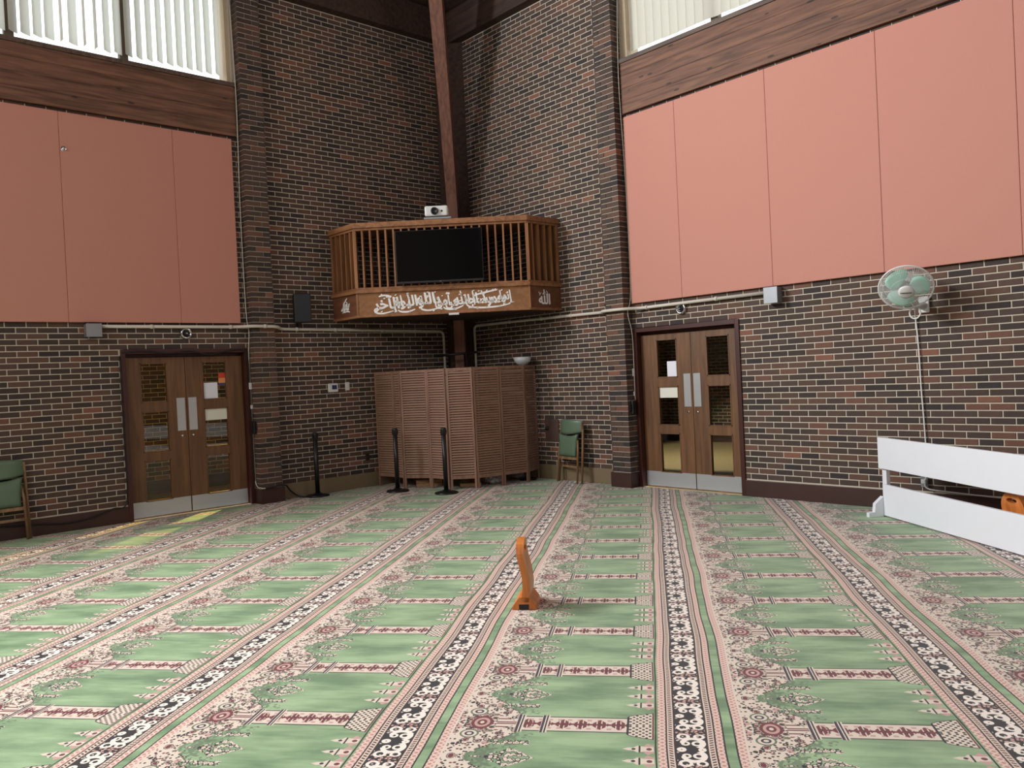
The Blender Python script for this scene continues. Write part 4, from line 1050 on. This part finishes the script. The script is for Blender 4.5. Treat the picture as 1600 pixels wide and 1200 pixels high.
# ------------------------------------------------------------------ folding screens
LMESH = {}
def folding_screen(pts, lab):
    t = thing('folding_screen', (pts[0][0], pts[0][1], 0), lab, 'room divider', 'louvered folding screens')
    for a, b in zip(pts, pts[1:]):
        a, b = Vector((a[0], a[1], 0)), Vector((b[0], b[1], 0)); d = (b - a).normalized(); n = Vector((d.y, -d.x, 0)); L = (b - a).length
        a = a + d * 0.004; b = b - d * 0.004; L -= 0.008
        H = 1.69; z0 = 0.15; sw = 0.028; th = 0.011
        g = MB()
        for s in (sw / 2, L - sw / 2): g.obox(a + d * s + Vector((0, 0, H / 2)), d * (sw / 2), n * th, (0, 0, H / 2))
        for zc, hh in ((H - 0.022, 0.02), (z0 + 0.02, 0.025)): g.obox(a + d * (L / 2) + Vector((0, 0, zc)), d * (L / 2 - sw), n * (th * 0.9), (0, 0, hh))
        pf = part('panel_frame', g, 'screen_wood', t, 0.0)
        lw = L - 2 * sw; key = round(lw, 3)
        if key not in LMESH:
            mb = MB(); mb.obox((0, 0, 0), (lw / 2, 0, 0), Vector((0, 0.010, 0.0122)) , Vector((0, -0.0032, 0.0026)))
            LMESH[key] = mb.mesh('louver'); LMESH[key].materials.append(MATS['louver_wood'])
        ang = math.atan2(d.y, d.x); nl = 41; za, zb = z0 + 0.065, H - 0.062
        for i in range(nl):
            o = bpy.data.objects.new('louver', LMESH[key]); COL.objects.link(o); o.parent = pf
            q = a + d * (L / 2) + Vector((0, 0, za + (zb - za) * i / (nl - 1))); o.location = q - ORG[t.name]; o.rotation_euler = (random.uniform(-.08, .08), 0, ang)
    for p in pts[1:-1]:
        g = MB()
        for z in (0.35, 1.0, 1.45): g.box((p[0] - 0.006, p[1] - 0.006, z - 0.03), (p[0] + 0.006, p[1] + 0.006, z + 0.03))
        part('hinge', g, 'black_metal', t)
def tow(x, y, k=0.988): return (CAM.x + (x - CAM.x) * k, CAM.y + (y - CAM.y) * k)
A1 = tow(-0.05, -1.715); A3 = tow(0.571, -1.681)
mid = (0.475, -1.735)
folding_screen([A1, mid, A3, tow(0.951, -1.475), tow(1.345, -1.45)], 'louvered brown folding screen reaching the wall with the thermostat')
folding_screen([tow(1.352, -1.443), tow(1.600, -1.165), tow(1.685, -0.745), tow(1.755, -0.32), (1.70, -0.045)], 'louvered brown folding screen reaching the wall with the folded chair')

# things kept behind the screens
lampt = thing('torchiere_lamp', (1.66, -0.245, 0), 'white bowl torchiere lamp behind the folding screen', 'lamp')
px = (1.66, -0.245)
g = MB(); g.lathe([(0, 0), (0.13, 0), (0.13, 0.02), (0.02, 0.035), (0, 0.035)], (px[0], px[1], 0), 24); part('base', g, 'black_metal', lampt)
g = MB(); g.tube([(px[0], px[1], 0.03), (px[0], px[1], 1.70)], 0.012, 10); part('pole', g, 'black_metal', lampt)
g = MB(); g.lathe([(0.02, 1.685), (0.07, 1.70), (0.115, 1.745), (0.136, 1.81), (0.131, 1.81), (0.109, 1.75), (0.066, 1.712), (0, 1.70)], (px[0], px[1], 0), 32); part('bowl', g, 'frosted_white', lampt)
st = thing('metal_rack', (0.62, -0.62, 0), 'black metal rack in the corner behind the folding screens', 'rack')
rk = lambda s, o, z: Vector((0.62, -0.62, 0)) + fdir * s + fnor * o + Vector((0, 0, z))
for s in (-0.14, 0.10):
    g = MB(); g.tube([rk(s, 0, 0), rk(s, 0, 1.92)], 0.014, 8); part('upright', g, 'black_metal', st)
g = MB(); g.tube([rk(-0.32, 0, 1.90), rk(0.30, 0, 1.93)], 0.018, 8); part('crossbar', g, 'black_metal', st)
g = MB(); g.tube([rk(-0.30, 0, 1.60), rk(0.30, 0, 1.60)], 0.014, 8); part('crossbar', g, 'black_metal', st)
g = MB()
for s in (-0.14, 0.10): g.tube([rk(s, -0.2, 0.012), rk(s, 0.2, 0.012)], 0.012, 8)
part('foot', g, 'black_metal', st)
for s, lab in ((-0.10, 'white round lid on the rack nearer the thermostat wall'), (0.17, 'white round lid on the rack nearer the chair wall')):
    g = MB(); P = rk(s, 0.10, 1.635); g.lathe([(0, 0), (0.085, 0), (0.10, 0.02), (0.09, 0.035), (0, 0.045)], (0, 0, 0), 24)
    o = solo('round_lid', g, 'frosted_white', (0, 0, 0), lab, 'lid', 'lids on the rack'); o.location = P
    g = MB(); g.obox(rk(s, 0.06, 1.624), fdir * 0.07, fnor * 0.09, (0, 0, 0.009)); part('shelf', g, 'black_metal', st)
g = MB(); g.box((0.60, -1.50, 0), (0.95, -1.38, 0.10)); g2 = thing('wooden_crate', (0.78, -1.44, 0), 'low pale wooden box under the first folding screen', 'box')
for z in (0.0, 0.052): 
    g = MB(); g.obox((0.80, -1.40, z + 0.024), fdir * 0.19, fnor * 0.10, (0, 0, 0.024)); part('plank', g, 'crate_wood', g2, 0.003)
g2 = thing('wooden_board', (1.42, -1.12, 0), 'pale wooden board leaning low under the second folding screen', 'board')
g = MB(); g.obox((1.40, -1.12, 0.05), fdir * 0.15 + Vector((0, 0, 0.0)), fnor * 0.12 + Vector((0, 0, -0.02)), Vector((0, 0, 0.025))); part('plank', g, 'crate_wood', g2, 0.003)
g = MB(); g.obox((1.40, -1.12, 0.012), fdir * 0.05, fnor * 0.05, Vector((0, 0, 0.012))); part('block', g, 'crate_wood', g2)
def crumple(name, P, rx, ry, rz_, mt, lab, cat, seed):
    bm = bmesh.new(); bmesh.ops.create_icosphere(bm, subdivisions=4, radius=1)
    for v in bm.verts:
        n = noise.noise(v.co * 2.3 + Vector((seed, 0, 0))) * 0.35 + noise.noise(v.co * 6 + Vector((0, seed, 0))) * 0.14
        c = v.co * (1 + n); v.co = Vector((c.x * rx, c.y * ry, max(-0.98 * rz_, c.z * rz_) + rz_))
    z0 = min(v.co.z for v in bm.verts)
    for v in bm.verts: v.co.z -= z0
    me = bpy.data.meshes.new(name); bm.to_mesh(me); bm.free()
    o = link(name, me, mt, None, P); tag(o, lab, cat)
crumple('plastic_bag', (1.53, -0.80, 0), 0.13, 0.13, 0.075, 'bag_plastic', 'crumpled clear plastic bag under the second folding screen', 'bag', 2.0)
crumple('cloth_bundle', (1.42, -0.22, 0), 0.10, 0.08, 0.05, 'frosted_white', 'small white bundle on the floor behind the last screen panel', 'bundle', 5.0)

# ------------------------------------------------------------------ folded chairs
def folded_chair(org, rz, lab, tilt=0.10):
    """local frame: x along the wall, -y towards the room, leaning back against the wall"""
    t = thing('folding_chair', org, lab, 'chair', 'folded green chairs', rz=rz)
    def q(x, y, z): return Vector((x, y + z * tilt, z))
    for s in (-1, 1):
        g = MB(); g.tube([q(s * 0.235, -0.035, 0.0), q(s * 0.225, -0.035, 0.45), q(s * 0.205, -0.03, 0.60)], [0.014, 0.017, 0.013], 8); part('leg', g, 'chair_wood', t, local=True)
        g = MB(); g.tube([q(s * 0.272, 0.02, 0.0), q(s * 0.262, 0.02, 0.45), q(s * 0.258, 0.015, 0.72), q(s * 0.25, 0.0, 0.845)], [0.014, 0.018, 0.017, 0.014], 8); part('leg', g, 'chair_wood', t, local=True)
        g = MB(); g.obox(q(s * 0.253, 0.002, 0.80), (0.012, 0, 0), (0, 0.014, 0), (0, 0.004, 0.05)); part('back_bracket', g, 'chair_wood', t, local=True)
    g = MB(); g.obox(q(0, -0.035, 0.345), (0.225, 0, 0), (0, 0.012, 0), (0, 0.002, 0.02)); part('seat_rail', g, 'chair_wood', t, 0.003, local=True)
    g = MB(); g.obox(q(0, 0.02, 0.22), (0.265, 0, 0), (0, 0.010, 0), (0, 0.002, 0.014)); part('stretcher', g, 'chair_wood', t, 0.003, local=True)
    def pad(name, nz, nx, zf, hwf, yf, th):
        bm = bmesh.new(); fr = []; bk = []
        for i in range(nz + 1):
            v = i / nz; rf = []; rb = []
            for j in range(nx + 1):
                u = j / nx * 2 - 1; x = u * hwf(v); z = zf(u, v); y = yf(u, v)
                e = (1 - abs(u) ** 6) * (1 - abs(2 * v - 1) ** 6)
                P = q(x, y, z); rf.append(bm.verts.new((P.x, P.y - th * (0.35 + 0.65 * e), P.z))); rb.append(bm.verts.new((P.x, P.y + th * 0.5, P.z)))
            fr.append(rf); bk.append(rb)
        for i in range(nz):
            for j in range(nx):
                bm.faces.new((fr[i][j], fr[i][j + 1], fr[i + 1][j + 1], fr[i + 1][j])); bm.faces.new((bk[i][j], bk[i + 1][j], bk[i + 1][j + 1], bk[i][j + 1]))
        for j in range(nx):
            bm.faces.new((fr[0][j], bk[0][j], bk[0][j + 1], fr[0][j + 1])); bm.faces.new((fr[nz][j], fr[nz][j + 1], bk[nz][j + 1], bk[nz][j]))
        for i in range(nz):
            bm.faces.new((fr[i][0], fr[i + 1][0], bk[i + 1][0], bk[i][0])); bm.faces.new((fr[i][nx], bk[i][nx], bk[i + 1][nx], fr[i + 1][nx]))
        bmesh.ops.recalc_face_normals(bm, faces=bm.faces)
        for f in bm.faces: f.smooth = True
        me = bpy.data.meshes.new(name); bm.to_mesh(me); bm.free(); link(name, me, 'green_vinyl', t)
    pad('backrest', 8, 16, lambda u, v: 0.715 + 0.155 * v - 0.035 * (1 - u * u) * (1 - v) + 0.02 * (1 - u * u) * v, lambda v: 0.262, lambda u, v: -0.035 - 0.035 * (1 - u * u) + 0.045 * u * u, 0.016)
    pad('seat', 10, 14, lambda u, v: 0.372 + 0.315 * v - 0.03 * (1 - u * u) * max(0, v - 0.5) * 2, lambda v: 0.188 + 0.032 * v ** 2, lambda u, v: -0.045, 0.035)
folded_chair((2.43, -0.17, 0), -0.18, 'folded green vinyl chair leaning on the corner wall by the bright door')
folded_chair((0.13, -6.66, 0), PI / 2, 'folded green vinyl chair leaning on the dim wall at the left edge')
